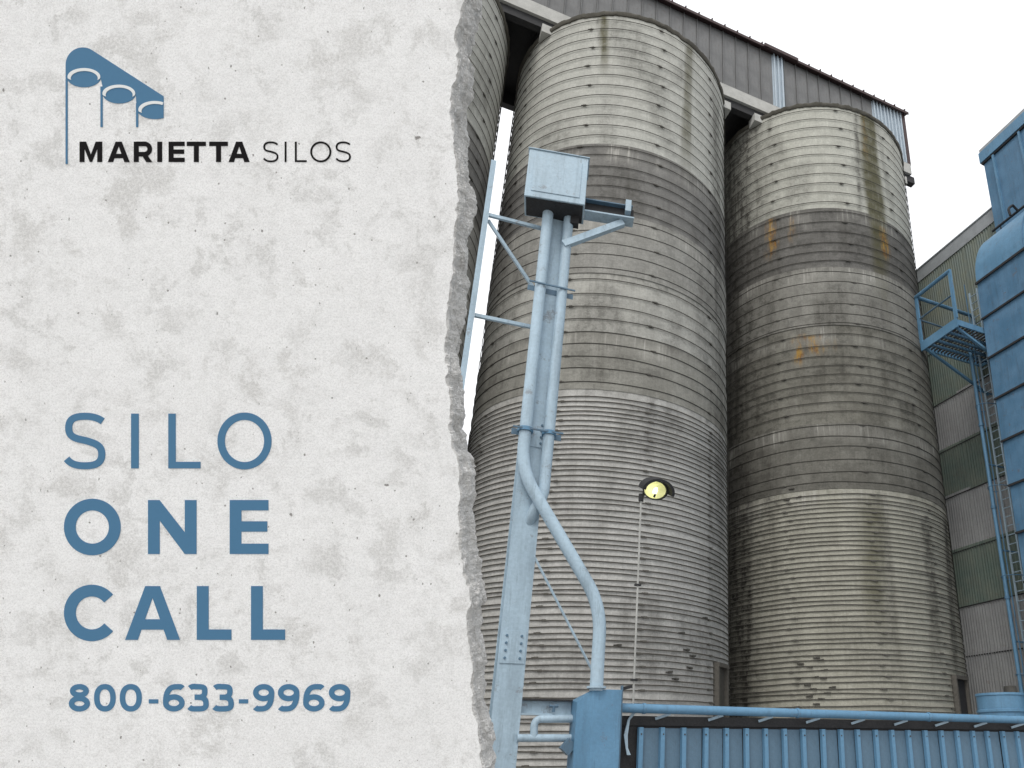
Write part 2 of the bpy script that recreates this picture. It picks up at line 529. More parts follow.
def make_silo(label, c, r, cuts, cols, marks, seed, hoops, group):
    s = thing('silo', label, 'silo', (c[0], c[1], 0), 0, group)
    dirs = math.atan2(-c[1], -c[0])                    # towards the yard
    # marks in drum coordinates
    mk = []
    for (x0, y0, x1, y1, w, ch, st) in marks:
        a0, z0 = hit(c, r, x0, y0)
        a1, z1 = hit(c, r, x1, y1)
        mk.append((a0, z0, a1, z1, w / r, ch, st))
    NA = 288
    for i in range(len(cuts) - 1):
        zb, zt = cuts[i], cuts[i + 1]
        rr = r + (0.0, 0.035, 0.012, 0.04, 0.015, 0.0)[i % 6] - (0.02 if i else 0)
        nz = max(2, int((zt - zb) / 0.11))
        verts, faces, uvs, cd = [], [], [], []
        prof = [(rr - 0.25, zb + 0.0)] + [(rr, zb + (zt - zb) * k / nz) for k in range(nz + 1)] + [(rr - 0.25, zt)]
        for (pr, pz) in prof:
            for k in range(NA + 1):
                a = dirs - math.pi + 2 * math.pi * k / NA
                verts.append((pr * math.cos(a), pr * math.sin(a), pz))
                uvs.append((k / NA * 2 * math.pi * r, pz))
                da0 = a - dirs
                w = [0, 0, 0, 0]
                if abs(da0) < 1.7:
                    px, py = math.cos(a) * r, math.sin(a) * r
                    nse = mnoise.noise((px * 0.8 + seed * 9, py * 0.8, pz * 0.35))
                    nse2 = mnoise.noise((px * 2.3 + seed * 5, py * 2.3, pz * 0.25))
                    nse3 = mnoise.noise((px * 1.1 + seed * 5, py * 1.1, pz * 1.2))
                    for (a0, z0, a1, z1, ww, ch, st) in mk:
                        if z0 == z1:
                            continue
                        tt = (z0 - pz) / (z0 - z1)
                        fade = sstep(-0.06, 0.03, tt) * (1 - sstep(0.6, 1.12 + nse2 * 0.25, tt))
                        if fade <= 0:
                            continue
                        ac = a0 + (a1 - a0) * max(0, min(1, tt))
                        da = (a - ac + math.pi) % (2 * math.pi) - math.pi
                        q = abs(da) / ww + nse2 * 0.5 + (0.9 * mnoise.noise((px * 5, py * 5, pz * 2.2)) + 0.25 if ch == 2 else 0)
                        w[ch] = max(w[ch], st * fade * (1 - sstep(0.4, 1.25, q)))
                    # soot under the hoops, grime blotches
                    w[0] = max(w[0], 0.42 * sstep(0.12, 0.5, nse) * (1 if i else 0.45))
                    # run-off below every section joint
                    w[0] = max(w[0], (0.5 + nse2 * 0.6) * sstep(0.42, 0.0, zt - pz) * (0.8 if i < len(cuts) - 2 else 0.3))
                    w[3] = max(0.0, (0.35 + nse3) * sstep(0.7, 0.1, abs(pz - zt + 0.35)) * 0.7) if i < len(cuts) - 2 else 0.1
                cd.append(w)
        n1 = NA + 1
        for j in range(len(prof) - 1):
            for k in range(NA):
                a = j * n1 + k
                faces.append((a, a + 1, a + 1 + n1, a + n1))
        m = bpy.data.meshes.new('wall_section')
        m.from_pydata(verts, [], faces)
        ul = m.uv_layers.new(name='UVMap')
        vi = np.empty(len(m.loops), dtype=np.int32)
        m.loops.foreach_get('vertex_index', vi)
        ul.data.foreach_set('uv', np.array(uvs, dtype=np.float32)[vi].ravel())
        ca = m.color_attributes.new('wear', 'FLOAT_COLOR', 'POINT')
        ca.data.foreach_set('color', np.clip(np.array(cd, dtype=np.float32), 0, 1).ravel())
        m.update()
        m.shade_smooth()
        m.set_sharp_from_angle(angle=math.radians(50))
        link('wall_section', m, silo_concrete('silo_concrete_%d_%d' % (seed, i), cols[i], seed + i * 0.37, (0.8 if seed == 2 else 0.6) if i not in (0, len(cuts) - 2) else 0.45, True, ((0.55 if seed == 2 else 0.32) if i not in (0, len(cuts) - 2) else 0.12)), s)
    # hoops: four meshes shared by all of them, couplings in different places
    hm = {}
    for kind, tr in (('top', 0.0125), ('low', 0.0165)):
        for v in range(4):
            b = MB()
            n = 144
            rr = r + 0.012 + tr
            lv = random.Random(seed * 10 + v)
            ph = lv.random() * 6
            pts = [(rr * math.cos(2 * math.pi * k / n), rr * math.sin(2 * math.pi * k / n),
                    0.012 * math.sin(3 * 2 * math.pi * k / n + ph) + 0.008 * math.sin(11 * 2 * math.pi * k / n + ph * 2)) for k in range(n + 1)]
            b.tube(pts, tr, 6, False)
            for q in range(4):
                a = dirs + (-1.0, -0.32, 0.30, 0.86)[q] + lv.uniform(-0.015, 0.015) + (0.035 if v > 1 else 0)
                if (q + v) % 2 or (v == 3 and q == 2):
                    continue
                bb = MB().box(-0.02, 0.022, -0.055, 0.055, -0.026, 0.026)
                bb.box(-0.012, 0.016, -0.12, -0.055, -0.006, 0.02)
                bb.box(-0.012, 0.016, 0.055, 0.11, -0.022, 0.004)
                ca_, sa_ = math.cos(a), math.sin(a)
                b.add([(ca_ * (rr + x) - sa_ * y, sa_ * (rr + x) + ca_ * y, z) for x, y, z in bb.v], bb.f)
            m = b.mesh('hoop')
            m.materials.append(M['hoop'] if kind == 'top' else M['hoop_pale'])
            m.shade_smooth()
            m.set_sharp_from_angle(angle=math.radians(40))
            hm[kind, v] = m
    hr = random.Random(seed)
    z = HTOP - 0.42
    k = 0
    while z > 1.2:
        low = z < cuts[1] - 0.05
        h = link('hoop', hm['low' if low else 'top', k % 4], None, s)
        h.location = (0, 0, z + hr.uniform(-0.02, 0.02))
        h.rotation_euler = (hr.uniform(-0.002, 0.002), hr.uniform(-0.002, 0.002), 0)
        z -= hoops[2] * hr.uniform(0.9, 1.1) if low else (hoops[0] if z > cuts[-2] else hoops[1] * hr.uniform(0.82, 1.2))
        k += 1
    rb = MB().lathe([(r - 0.3, HTOP - 0.22), (r + 0.02, HTOP - 0.20), (r + 0.05, HTOP - 0.15), (r + 0.06, HTOP - 0.05), (r + 0.02, HTOP), (r - 0.3, HTOP + 0.02)], 360)
    rb.v = [(x * (1 + 0.006 * mnoise.noise((x * 4, y * 4, z * 4 + seed))), y * (1 + 0.006 * mnoise.noise((x * 4, y * 4, z * 4 + seed))), z + 0.06 * mnoise.noise((x * 3.1, y * 3.1, seed)) + 0.04 * mnoise.noise((x * 9, y * 9, seed))) for x, y, z in rb.v]
    rb.build('rim', M['rim'], s, True)
    MB().lathe([(r - 0.29, HTOP - 0.1), (0.01, HTOP + 0.10)], 96).build('roof_slab', M['rim'], s, True)
    return s


G_SILO = 'concrete stave silos in a row'


def couplings(s, c, r, spots):
    cr = random.Random(int(r * 1000))
    cm = MB().box(-0.03, 0.03, -0.06, 0.06, -0.022, 0.022).box(-0.02, 0.02, -0.15, -0.061, -0.012, 0.014).mesh('coupling')
    cm.materials.append(M['hoop'])
    for (x, y) in spots:
        a_, z_ = hit(c, r, x, y)
        o = link('coupling', cm, None, s)
        o.location = ((r + 0.03) * math.cos(a_), (r + 0.03) * math.sin(a_), z_)
        o.rotation_euler = (cr.uniform(-0.12, 0.12), 0, a_)

cols1 = [(0.485, 0.482, 0.462), (0.262, 0.258, 0.232), (0.37, 0.368, 0.34), (0.28, 0.277, 0.257), (0.19, 0.187, 0.178), (0.44, 0.443, 0.408)]
cols2 = [(0.385, 0.376, 0.318), (0.155, 0.151, 0.133), (0.188, 0.183, 0.158), (0.225, 0.221, 0.20), (0.145, 0.141, 0.132), (0.435, 0.437, 0.39)]
# marks: x0 y0 x1 y1 half-width(m) channel(0 grime and painted flank shade,1 moss,2 rust,3 pale) strength
marks1 = [(716, 100, 722, 700, 0.55, 0, 0.62), (512, 130, 500, 500, 0.9, 0, 0.45), (540, 400, 520, 480, 1.6, 3, 0.35), (690, 430, 695, 520, 0.9, 3, 0.45), (655, 405, 660, 440, 1.0, 0, 0.45), (603, 14, 604, 75, 0.16, 1, 0.75), (598, 18, 598, 45, 0.08, 0, 0.6), (690, 42, 686, 190, 0.22, 1, 0.6),  # tall marks along both edges are painted flank shade
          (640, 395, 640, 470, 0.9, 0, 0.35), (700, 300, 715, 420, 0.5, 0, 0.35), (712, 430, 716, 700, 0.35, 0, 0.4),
          (580, 150, 580, 212, 0.6, 3, 0.3), (620, 240, 618, 275, 0.7, 3, 0.5), (560, 640, 560, 705, 1.2, 0, 0.3),
          (650, 600, 655, 700, 0.9, 0, 0.4), (700, 620, 705, 700, 1.0, 0, 0.4), (600, 420, 600, 440, 0.8, 3, 0.5)]
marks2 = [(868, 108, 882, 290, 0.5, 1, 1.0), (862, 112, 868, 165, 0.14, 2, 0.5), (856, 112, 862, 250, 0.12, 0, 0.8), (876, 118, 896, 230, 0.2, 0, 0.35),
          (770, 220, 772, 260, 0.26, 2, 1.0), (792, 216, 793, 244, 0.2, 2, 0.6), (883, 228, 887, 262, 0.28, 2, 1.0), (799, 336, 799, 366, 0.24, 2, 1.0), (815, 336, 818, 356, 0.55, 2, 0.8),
          (756, 180, 757, 210, 0.18, 0, 0.9), (748, 120, 755, 760, 1.25, 0, 0.6), (734, 115, 739, 1100, 1.15, 0, 1.0), (738, 118, 736, 240, 1.3, 0, 1.0), (740, 300, 745, 500, 1.2, 0, 0.8), (908, 180, 925, 420, 0.4, 0, 0.45), (770, 480, 772, 520, 0.5, 0, 0.7),  # tall edge marks paint shade on the flanks and under the gallery
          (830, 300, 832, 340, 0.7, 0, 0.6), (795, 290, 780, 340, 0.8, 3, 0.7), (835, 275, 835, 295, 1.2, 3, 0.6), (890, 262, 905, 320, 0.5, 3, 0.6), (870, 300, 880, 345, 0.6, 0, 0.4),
          (905, 400, 915, 440, 0.5, 0, 0.6), (880, 490, 900, 700, 0.28, 0, 0.55), (925, 520, 940, 690, 0.35, 0, 0.75), (945, 520, 958, 700, 0.3, 0, 0.95),  # right-edge marks: dark streaks plus painted flank shade
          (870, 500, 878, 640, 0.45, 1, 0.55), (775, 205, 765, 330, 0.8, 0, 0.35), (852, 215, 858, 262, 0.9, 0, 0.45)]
cuts1 = [0, 11.39, 13.33, 15.48, 17.8, 20.78, HTOP]
cuts2 = [0, 9.76, 12.18, 16.17, 18.76, 21.6, HTOP]
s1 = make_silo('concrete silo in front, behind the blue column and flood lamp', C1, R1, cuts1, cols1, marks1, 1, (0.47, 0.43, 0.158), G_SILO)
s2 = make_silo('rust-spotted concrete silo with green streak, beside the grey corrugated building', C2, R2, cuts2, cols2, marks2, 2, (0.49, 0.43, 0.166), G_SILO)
make_silo('concrete silo half hidden behind the pale lettered wall', C0, R, cuts1, cols1, [], 3, (0.47, 0.43, 0.18), G_SILO)

couplings(s1, C1, R1, [(682, 633), (687, 650), (693, 656), (670, 672), (676, 679), (619, 645), (705, 618), (690, 668)])
couplings(s2, C2, R2, [(818, 658), (822, 660), (802, 664), (811, 667), (826, 670), (799, 678), (817, 677), (825, 678), (809, 685), (834, 687), (815, 689), (829, 693), (811, 696), (823, 699), (818, 704), (797, 684), (793, 489), (800, 497), (788, 500)])

# ------------------------------------------------------------------ conveyor gallery over the silos
VG = 22.05 - 2.19                                       # near wall of the gallery
GZ0, GZ1 = HTOP + 1.08, 31.55
u_end = pv(910, 113, VG)[0]
u_start = -6.5
gal = thing('conveyor_gallery', 'long grey sheet-metal conveyor gallery running across the silo tops', 'gallery', uv_at(0, VG, 0), ROWROT)
PW = abs(pv(784, 80, VG)[0] - pv(772.3, 80, VG)[0])
u_light = pv(772.3, 80, VG)[0]
k0 = int((u_start - u_light) / PW)
k1 = int((u_end - u_light) / PW) + 1
pr_ = random.Random(5)
lights_u = pv(876, 130, VG)[0]


def rib_panel(w, z0, z1, seam=0.03, step=0.035):
    b = MB()
    b.box(0.004, w - 0.004, 0.0, 0.03, z0, z1)
    b.box(0.0, seam, -step - 0.03, -0.002, z0 + 0.004, z1 - 0.004)
    return b


pm = rib_panel(PW, GZ0, GZ1).mesh('panel')
pm.materials.append(M['gallery'])
pl = MB()
pl.box(0.004, PW - 0.004, -0.004, 0.03, GZ0, GZ1)
for q in range(3):
    pl.box(PW * (0.1 + q * 0.32), PW * (0.2 + q * 0.32), -0.10, -0.006, GZ0 + 0.004, GZ1 - 0.004)
plm = pl.mesh('light_panel')
plm.materials.append(M['gallery_light'])
for k in range(k0, k1):
    u = u_light + k * PW
    if u + PW > u_end:
        break
    li = (k == 0) or (u > lights_u - PW * 0.4)
    o = link('panel', plm if li else pm, None, gal)
    o.location = (u, pr_.uniform(-0.008, 0.0), 0)
    if li:
        o['label'] = 'pale bluish sheet panel'
u_last = u
# end wall, corner trim, far wall, roof
GWID = 4.4
MB().box(u_last + 0.002, u_last + 0.06, -0.05, GWID, GZ0 - 0.05, GZ1).build('end_wall', M['gallery'], gal)
MB().box(u_last - 0.06, u_last + 0.14, -0.09, -0.046, GZ0 - 0.05, GZ1).box(u_last + 0.064, u_last + 0.14, -0.04, 0.25, GZ0 - 0.05, GZ1).build('corner_trim', M['red_brown'], gal)
MB().box(u_start, u_last, GWID - 0.03, GWID, GZ0, GZ1).build('far_wall', M['gallery'], gal)
rf = MB()
L = (u_start - 0.2, u_last + 0.25)
rf.add([(L[0], -0.22, GZ1 - 0.03), (L[1], -0.22, GZ1 - 0.03), (L[1], GWID / 2, GZ1 + 0.75), (L[0], GWID / 2, GZ1 + 0.75), (L[1], GWID + 0.22, GZ1 - 0.03), (L[0], GWID + 0.22, GZ1 - 0.03),
        (L[0], -0.22, GZ1 + 0.03), (L[1], -0.22, GZ1 + 0.03), (L[1], GWID / 2, GZ1 + 0.81), (L[0], GWID / 2, GZ1 + 0.81), (L[1], GWID + 0.22, GZ1 + 0.03), (L[0], GWID + 0.22, GZ1 + 0.03)],
       [(3, 2, 1, 0), (5, 4, 2, 3), (6, 7, 8, 9), (9, 8, 10, 11), (0, 1, 7, 6), (4, 5, 11, 10), (1, 2, 8, 7), (2, 4, 10, 8), (2, 3, 9, 8)])
roof = rf.build('roof', M['red_brown'], gal)
MB().box(L[0], L[1], -0.27, -0.223, GZ1 - 0.10, GZ1 + 0.045).build('eave_trim', M['red_brown'], roof)
sm = MB().bar((0, -0.30, 0.06), (0, GWID / 2 - 0.02, 0.86), 0.05, 0.09).mesh('roof_seam')
sm.materials.append(M['red_brown'])
for k in range(k0, k1):
    o = link('roof_seam', sm, None, roof)
    o.location = (u_light + k * PW, 0, GZ1)
ub = pv(761, 45, VG)[0]
ue = pv(794, 60, VG)[0]
MB().box(ub, ue, -0.34, -0.28, GZ1 - 0.1, GZ1 + 0.085).build('gutter', M['red_brown'], roof)
# floor: pale edge beam, deck, dark joists between the silos
MB().box(u_start, u_last + 0.1, -0.10, 0.25, GZ0 - 0.62, GZ0 - 0.012).build('edge_beam', M['beam_pale'], gal)
MB().box(u_start, u_last + 0.1, 0.252, GWID, GZ0 - 0.3, GZ0 - 0.05).build('deck', M['dark'], gal)
MB().box(u_start, u_last + 0.35, 0.02, 0.3, GZ0 - 1.02, GZ0 - 0.624).build('floor_girder', M['dark'], gal)
MB().box(u_start, u_last + 0.35, GWID - 0.3, GWID - 0.02, GZ0 - 1.0, GZ0 - 0.31).build('floor_girder', M['dark'], gal)
for k in range(24):
    uu = u_start + 0.5 + k * 1.2
    if uu < u_last:
        MB().box(uu, uu + 0.14, 0.31, GWID - 0.31, GZ0 - 0.8, GZ0 - 0.304).build('joist', M['dark'], gal)
for cu, rr in ((6.4927, R1), (15.8504, R2)):
    for s_ in (-1, 1):
        uu = cu + s_ * (math.sqrt(rr ** 2 - 2.19 ** 2) + 0.05)
        MB().box(uu - 0.2, uu + 0.2, -0.16, 0.36, HTOP - 0.35, HTOP + 0.055).build('bearing_block', M['beam_pale'], gal)

# ------------------------------------------------------------------ grey corrugated building on the right
UW = 21.25
WTOP = 22.7
gb = thing('corrugated_building', 'tall grey and green corrugated sheet building beside the far silo', 'building', (0, 0, 0), 0)
seams = [0.0] + [pu(966, y, UW)[2] for y in (655, 605, 548, 490, 440, 388, 330)] + [WTOP]
kinds = ['sheet_grey', 'sheet_grey', 'sheet_green', 'sheet_grey', 'sheet_green', 'sheet_grey', 'sheet_green', 'sheet_stained']
WROT = ROWROT + math.pi / 2                             # local X along V, local -Y faces +U; use +Y = -U


def corrugated(w, h, pitch=0.125, amp=0.028, n=6):
    b = MB()
    cnt = int(w / pitch) * n
    vs = []
    for i in range(cnt + 1):
        x = w * i / cnt
        y = amp * math.cos(2 * math.pi * i / n)
        vs += [(x, y, 0), (x, y, h)]
    return b.add(vs, [(2 * i, 2 * i + 2, 2 * i + 3, 2 * i + 1) for i in range(cnt)])


SHW = 1.5
wv0, wv1 = 6.0, 27.0
gb.location = uv_at(UW, 0, 0)
gb.rotation_euler = (0, 0, WROT)                        # local x -> V, local y -> -U
cache = {}
bj = random.Random(3)
for i in range(len(seams) - 1):
    h = seams[i + 1] - seams[i] + 0.12
    cm = corrugated(SHW + 0.05, h).mesh('sheet_panel')
    cm.materials.append(M[kinds[i]])
    cm.shade_smooth()
    for k in range(int((wv1 - wv0) / SHW)):
        o = link('sheet_panel', cm, None, gb)
        o.location = (wv0 + k * SHW, 0.05 - 0.012 * (i % 2) + bj.uniform(-0.004, 0.004) + 0.006 * (k % 2), seams[i] - 0.06)
        o.rotation_euler = (-0.003, 0, 0)
MB().box(wv0, wv1, -12, -0.01, 0, WTOP - 0.1).build('core_wall', M['dark'], gb)
MB().box(wv0, wv1, -0.3, 0.10, WTOP - 0.35, WTOP + 0.3).box(wv0, wv1, -0.3, 0.14, WTOP + 0.304, WTOP + 0.36).build('coping', M['coping'], gb)
for zz in seams[1:-1]:
    MB().box(wv0, wv1, 0.066, 0.082, zz - 0.10, zz - 0.055).build('lap_strip', M['dark'], gb)

# ------------------------------------------------------------------ blue lapped-panel building with rounded eave
UB, VB = 19.25, 16.0
bb_ = thing('blue_filter_house', 'blue building clad in wide lapped panels with rounded eave', 'building', uv_at(UB, 0, 0), WROT)
zs = [18.39, 16.75, 15.06, 13.37, 11.70, 10.04, 8.35, 6.68, 5.0, 3.35, 1.7, 0.0]
v0b = 4.0
bw = random.Random(21)
for i in range(len(zs) - 1):
    zt, zb = zs[i], zs[i + 1]
    v1_ = VB
    while v1_ > v0b + 0.1:
        va = max(v0b, v1_ - 2.95)
        ve = v1_ - 0.012
        k_ = bw.uniform(-0.012, 0.012)
        b = MB()
        b.add([(va, 0.03, zt), (ve, 0.03, zt), (ve, 0.085 + k_, zb + 0.05), (va, 0.085 - k_, zb + 0.05), (va, 0.0, zb + 0.045), (ve, 0.0, zb + 0.045)],
              [(0, 1, 2, 3), (3, 2, 5, 4), (1, 5, 2), (0, 3, 4), (0, 4, 5, 1)])
        b.build('lap_panel', M['blue_deep'], bb_)
        v1_ -= 2.95
    MB().box(v0b, VB + 0.02, 0.066, 0.105, zb - 0.03, zb + 0.044).build('shadow_drip_edge', M['dark'], bb_)  # dark strip draws the shadow line under each lap
# rounded eave
er = 2.0
prof = [(-er + (er + 0.06) * math.cos(a), 18.44 + (er + 0.75) * math.sin(a)) for a in [math.pi / 2 * k / 14 for k in range(15)]]
v1_ = VB
while v1_ > v0b + 0.1:
    va, ve = max(v0b, v1_ - 2.3), v1_ - 0.012
    b = MB()
    vs = []
    for (yy, zz) in prof:
        vs += [(va, yy, zz), (ve, yy, zz)]
    fs = [(2 * i, 2 * i + 1, 2 * i + 3, 2 * i + 2) for i in range(14)]
    vs += [(ve, -er, 18.44), (va, -er, 18.44)]
    n = len(vs)
    fs += [tuple([2 * i + 1 for i in range(15)] + [n - 2]), tuple([2 * i for i in reversed(range(15))] + [n - 1])]
    b.add(vs, fs)
    b.build('rounded_eave', M['blue'], bb_, True)
    # standing seam over each joint
    sv = []
    for (yy, zz) in prof:
        ln = math.hypot(yy + er, zz - 18.44) or 1
        nx_, nz_ = (yy + er) / ln, (zz - 18.44) / ln
        for dx_, dn_ in ((-0.02, 0.002), (0.02, 0.002), (0.02, 0.035), (-0.02, 0.035)):
            sv.append((va + dx_, yy + nx_ * dn_, zz + nz_ * dn_))
    sf = []
    for i in range(14):
        for k in range(4):
            a_, c_2 = 4 * i + k, 4 * i + (k + 1) % 4
            sf.append((a_, c_2, c_2 + 4, a_ + 4))
    MB().add(sv, sf).build('eave_seam', M['blue_deep'], bb_)
    v1_ -= 2.3
MB().box(v0b, VB + 0.02, 0.066, 0.12, 18.32, 18.41).build('shadow_drip_edge', M['dark'], bb_)
MB().box(v0b, VB - 0.03, -1.9, -0.01, 0, 18.38).build('core_wall', M['blue_deep'], bb_)
# rail along the eave
rl = MB().tube([(v0b, -1.25, 21.3), (VB - 0.1, -1.25, 21.3)], 0.05, 8)
rl.tube(bend([(14.6, -1.25, 21.3), (14.6, -1.0, 21.5), (14.6, -0.7, 21.2), (14.6, -0.75, 20.9)], 0.1), 0.05, 8)
rl.build('eave_rail', M['dark'], bb_, True)
for vv in (6, 9, 12, 15.5):
    MB().tube([(vv, -1.25, 21.3), (vv, -1.3, 21.0)], 0.03, 6).build('rail_post', M['dark'], bb_)

# ------------------------------------------------------------------ blue penthouse above it
UP = 20.75
cu_, cv_, cz_ = pu(994, 222, UP)
_, tv_, tz_ = pu(981.5, 150, UP)
VT = (cv_ + tv_) / 2
ph = thing('blue_penthouse', 'blue sheet-metal rooftop tower with deep fascia, at the right edge', 'building', uv_at(UP, 0, 0), WROT)
PT = tz_
MB().box(4.0, VT, -6, -0.004, 19.6, PT - 0.81).build('wall', M['blue_deep'], ph)
for k in range(10):
    vv = VT - 0.5 - k * 1.35
    MB().box(vv - 0.09, vv, -0.002, 0.09, 19.7, PT - 0.805).build('wall_rib', M['blue'], ph)
MB().box(3.9, VT + 0.10, -6.1, 0.12, PT - 0.72, PT - 0.18).build('fascia', M['blue'], ph, bevel=0.01)
MB().box(3.85, VT + 0.06, -6.0, 0.08, PT - 0.176, PT).build('coping', M['coping'], ph)
MB().box(3.9, VT + 0.06, -6.05, 0.08, PT - 0.80, PT - 0.724).build('soffit', M['dark'], ph)

# ------------------------------------------------------------------ access platform
UPL = 17.9
p_far, p_near = pu(921, 350, UPL), pu(957, 323, UPL)
zf = (p_far[2] + p_near[2]) / 2
vf, vn = p_far[1], p_near[1]
pt = thing('access_platform', 'blue steel access platform with handrails, high on the corrugated wall', 'platform', uv_at(UPL, 0, zf), WROT)
D_ = UW - UPL - 0.16
hr_ = pu(951, 268, UPL)[2] - zf
MB().box(vn, vf, -0.05, 0.0, -0.1, 0.28).box(vn, vf, -D_, -D_ + 0.05, -0.02, 0.2).box(vn, vn + 0.05, -D_ + 0.052, -0.052, -0.02, 0.22).box(vf - 0.05, vf, -D_ + 0.052, -0.052, -0.02, 0.2).build('floor_frame', M['blue'], pt)
k = 0
y_ = -D_ + 0.15
while y_ < -0.1:
    MB().box(vn + 0.06, vf - 0.06, y_, y_ + 0.035, 0.03, 0.10).build('grating_bar', M['dark'], pt)
    y_ += 0.17
for i_ in range(4):
    xx = vn + 0.5 + i_ * (vf - vn - 1.0) / 3
    MB().box(xx, xx + 0.08, -D_ + 0.06, -0.06, -0.06, 0.026).build('joist', M['blue_deep'], pt)
for (x, y) in ((vn + 0.04, -0.04), (vf - 0.04, -0.04), (vf - 0.04, -D_ + 0.1), (vn + 0.04, -D_ + 0.1)):
    MB().box(x - 0.07, x + 0.07, y - 0.035, y + 0.035, 0.21 if y < -0.5 else 0.282, hr_).build('rail_post', M['blue'], pt)
for zz, rr in ((hr_ - 0.03, 0.075), (hr_ * 0.55, 0.035)):
    mt = M['blue'] if rr > 0.04 else M['blue_grey']
    MB().tube([(vn, -0.04, zz), (vf, -0.04, zz)], rr, 8).build('hand_rail', mt, pt, True)
    MB().tube([(vf - 0.04, -0.05, zz), (vf - 0.04, -D_ + 0.1, zz)], rr, 8).build('hand_rail', mt, pt, True)
for xx in (vf - 0.15, vn + 0.15):
    MB().bar((xx, -0.1, -0.02), (xx, -D_ + 0.02, -1.35), 0.09, 0.09).build('brace', M['blue'], pt)

# ------------------------------------------------------------------ caged ladder and downpipe
UL = 20.35
lv_ = pu(981.5, 345, UL)[1]
ld = thing('caged_ladder', 'blue caged ladder rising beside the lapped blue building', 'ladder', uv_at(UL, lv_, 0), WROT)
lt = pu(981, 285, UL)[2]
for s_ in (-0.2, 0.2):
    MB().box(s_ - 0.03, s_ + 0.03, -0.025, 0.025, 1.0, lt).build('stile', M['blue_pale'], ld)
rm = MB().tube([(-0.169, 0, 0), (0.169, 0, 0)], 0.02, 8).mesh('rung')
rm.materials.append(M['blue_pale'])
z = 1.3
while z < lt - 0.2:
    o = link('rung', rm, None, ld)
    o.location = (0, 0, z)
    z += 0.34
hp = [(-0.28, 0.02, 0)] + [(-0.36 * math.cos(a), 0.1 + 0.62 * math.sin(a), 0) for a in [math.pi * k / 12 for k in range(13)]] + [(0.28, 0.02, 0)]
cm = MB().tube(hp, 0.016, 6).mesh('cage_hoop')
cm.materials.append(M['blue_deep'])
z = 3.9
while z < lt:
    o = link('cage_hoop', cm, None, ld)
    o.location = (0, 0, z)
    z += 3.3
for a in (0.35,):
    x, y = -0.34 * math.cos(a * math.pi), 0.1 + 0.6 * math.sin(a * math.pi)
    MB().box(x - 0.02, x + 0.02, y - 0.008, y + 0.008, 3.4, lt).build('cage_strap', M['blue_deep'], ld)
UD = 19.9
dv, dz = pu(969.5, 347, UD)[1:]
dp = thing('downpipe', 'slim blue downpipe running down from the access platform', 'pipe', uv_at(UD, dv, 0), WROT)
MB().tube([(0, 0, 0.3), (0, 0, dz)], 0.072, 14).build('pipe', M['blue'], dp, True)
for z in (3.2, 6.5, 9.8, 13.1, dz - 0.06):
    MB().lathe([(0.074, -0.05), (0.098, -0.05), (0.098, 0.05), (0.074, 0.05)], 14, (0, 0, z)).build('collar', M['blue_deep'], dp, True)
for z in (5.0, 8.2, 11.5, 14.6):
    MB().bar((0, -0.08, z), (0, -(UW - UD) + 0.02, z), 0.05, 0.05).build('standoff', M['blue_deep'], dp)

# ------------------------------------------------------------------ blue drum behind the fence
dd = ray(1000, 700)
dk_ = 17.5 / dd[1]
dpos = CAM + dd * dk_
dr = thing('blue_drum', 'round blue steel drum tank behind the ribbed fence, below the ladder', 'tank', (dpos[0], dpos[1], 0))
rdr = 0.53
ztop = dpos[2] + 0.14
MB().lathe([(0.01, ztop - 0.02), (rdr - 0.05, ztop - 0.02), (rdr + 0.015, ztop), (rdr + 0.02, ztop - 0.05), (rdr, ztop - 0.07), (rdr, ztop - 0.36), (rdr + 0.03, ztop - 0.37), (rdr + 0.03, ztop - 0.42), (rdr, ztop - 0.43), (rdr, 0.0)], 40).build('shell', M['blue'], dr, True)
MB().box(-rdr * 0.15, rdr * 0.15, -rdr - 0.05, -rdr + 0.05, ztop - 0.75, ztop - 0.5).build('lug', M['blue_deep'], dr)
MB().lathe([(0.01, 0.22), (0.14, 0.2), (0.16, 0.0)], 16, (0.32, 0.1, ztop - 0.02)).build('vent_cap', M['hoop'], dr, True)

# ------------------------------------------------------------------ ribbed blue fence in the yard
AF = math.radians(68)
FU = np.array([math.sin(AF), math.cos(AF), 0.0])
FN = np.array([-math.cos(AF), math.sin(AF), 0.0])       # away from the camera
d0 = ray(637, 728)
FP = CAM + d0 * (10.4 / d0[1])
FC = FP @ FN
FROT = math.pi / 2 - AF


def pf(x, y, off=0.0):
    """fence coordinates (along, away, up) on the plane `off` metres behind the fence face"""
    p = on_plane(x, y, FN, FC + off)
    q = p - np.array([FP[0], FP[1], 0])
    return Vector((q @ FU, q @ FN, p[2]))


FORG = (FP[0], FP[1], 0)
fe = thing('ribbed_fence', 'blue ribbed sheet-metal fence along the bottom right', 'fence', FORG, FROT)
FT = pf(800, 729)[2]
rs = (pf(1009, 735)[0] - pf(641, 723)[0]) / 20.5
nrib = 28
prb = MB().add([(-0.042, 0.0, 0.05), (0.042, 0.0, 0.05), (0.03, -0.055, 0.05), (-0.03, -0.055, 0.05), (-0.042, 0.0, FT), (0.042, 0.0, FT), (0.03, -0.055, FT), (-0.03, -0.055, FT)],
              [(0, 4, 7, 3), (3, 7, 6, 2), (2, 6, 5, 1), (4, 5, 6, 7), (3, 2, 1, 0)])
prm = prb.mesh('rib')
prm.materials.append(M['blue'])
ppm = MB().box(0.043, rs - 0.043, 0.0, 0.012, 0.05, FT - 0.01).mesh('panel')
ppm.materials.append(M['blue_grey'])
for k in range(nrib):
    o = link('rib', prm, None, fe)
    o.location = (k * rs + 0.05, 0, 0)
    o = link('panel', ppm, None, fe)
    o.location = (k * rs + 0.05, 0.006 + pr_.uniform(-0.004, 0.004), 0)
FL = nrib * rs
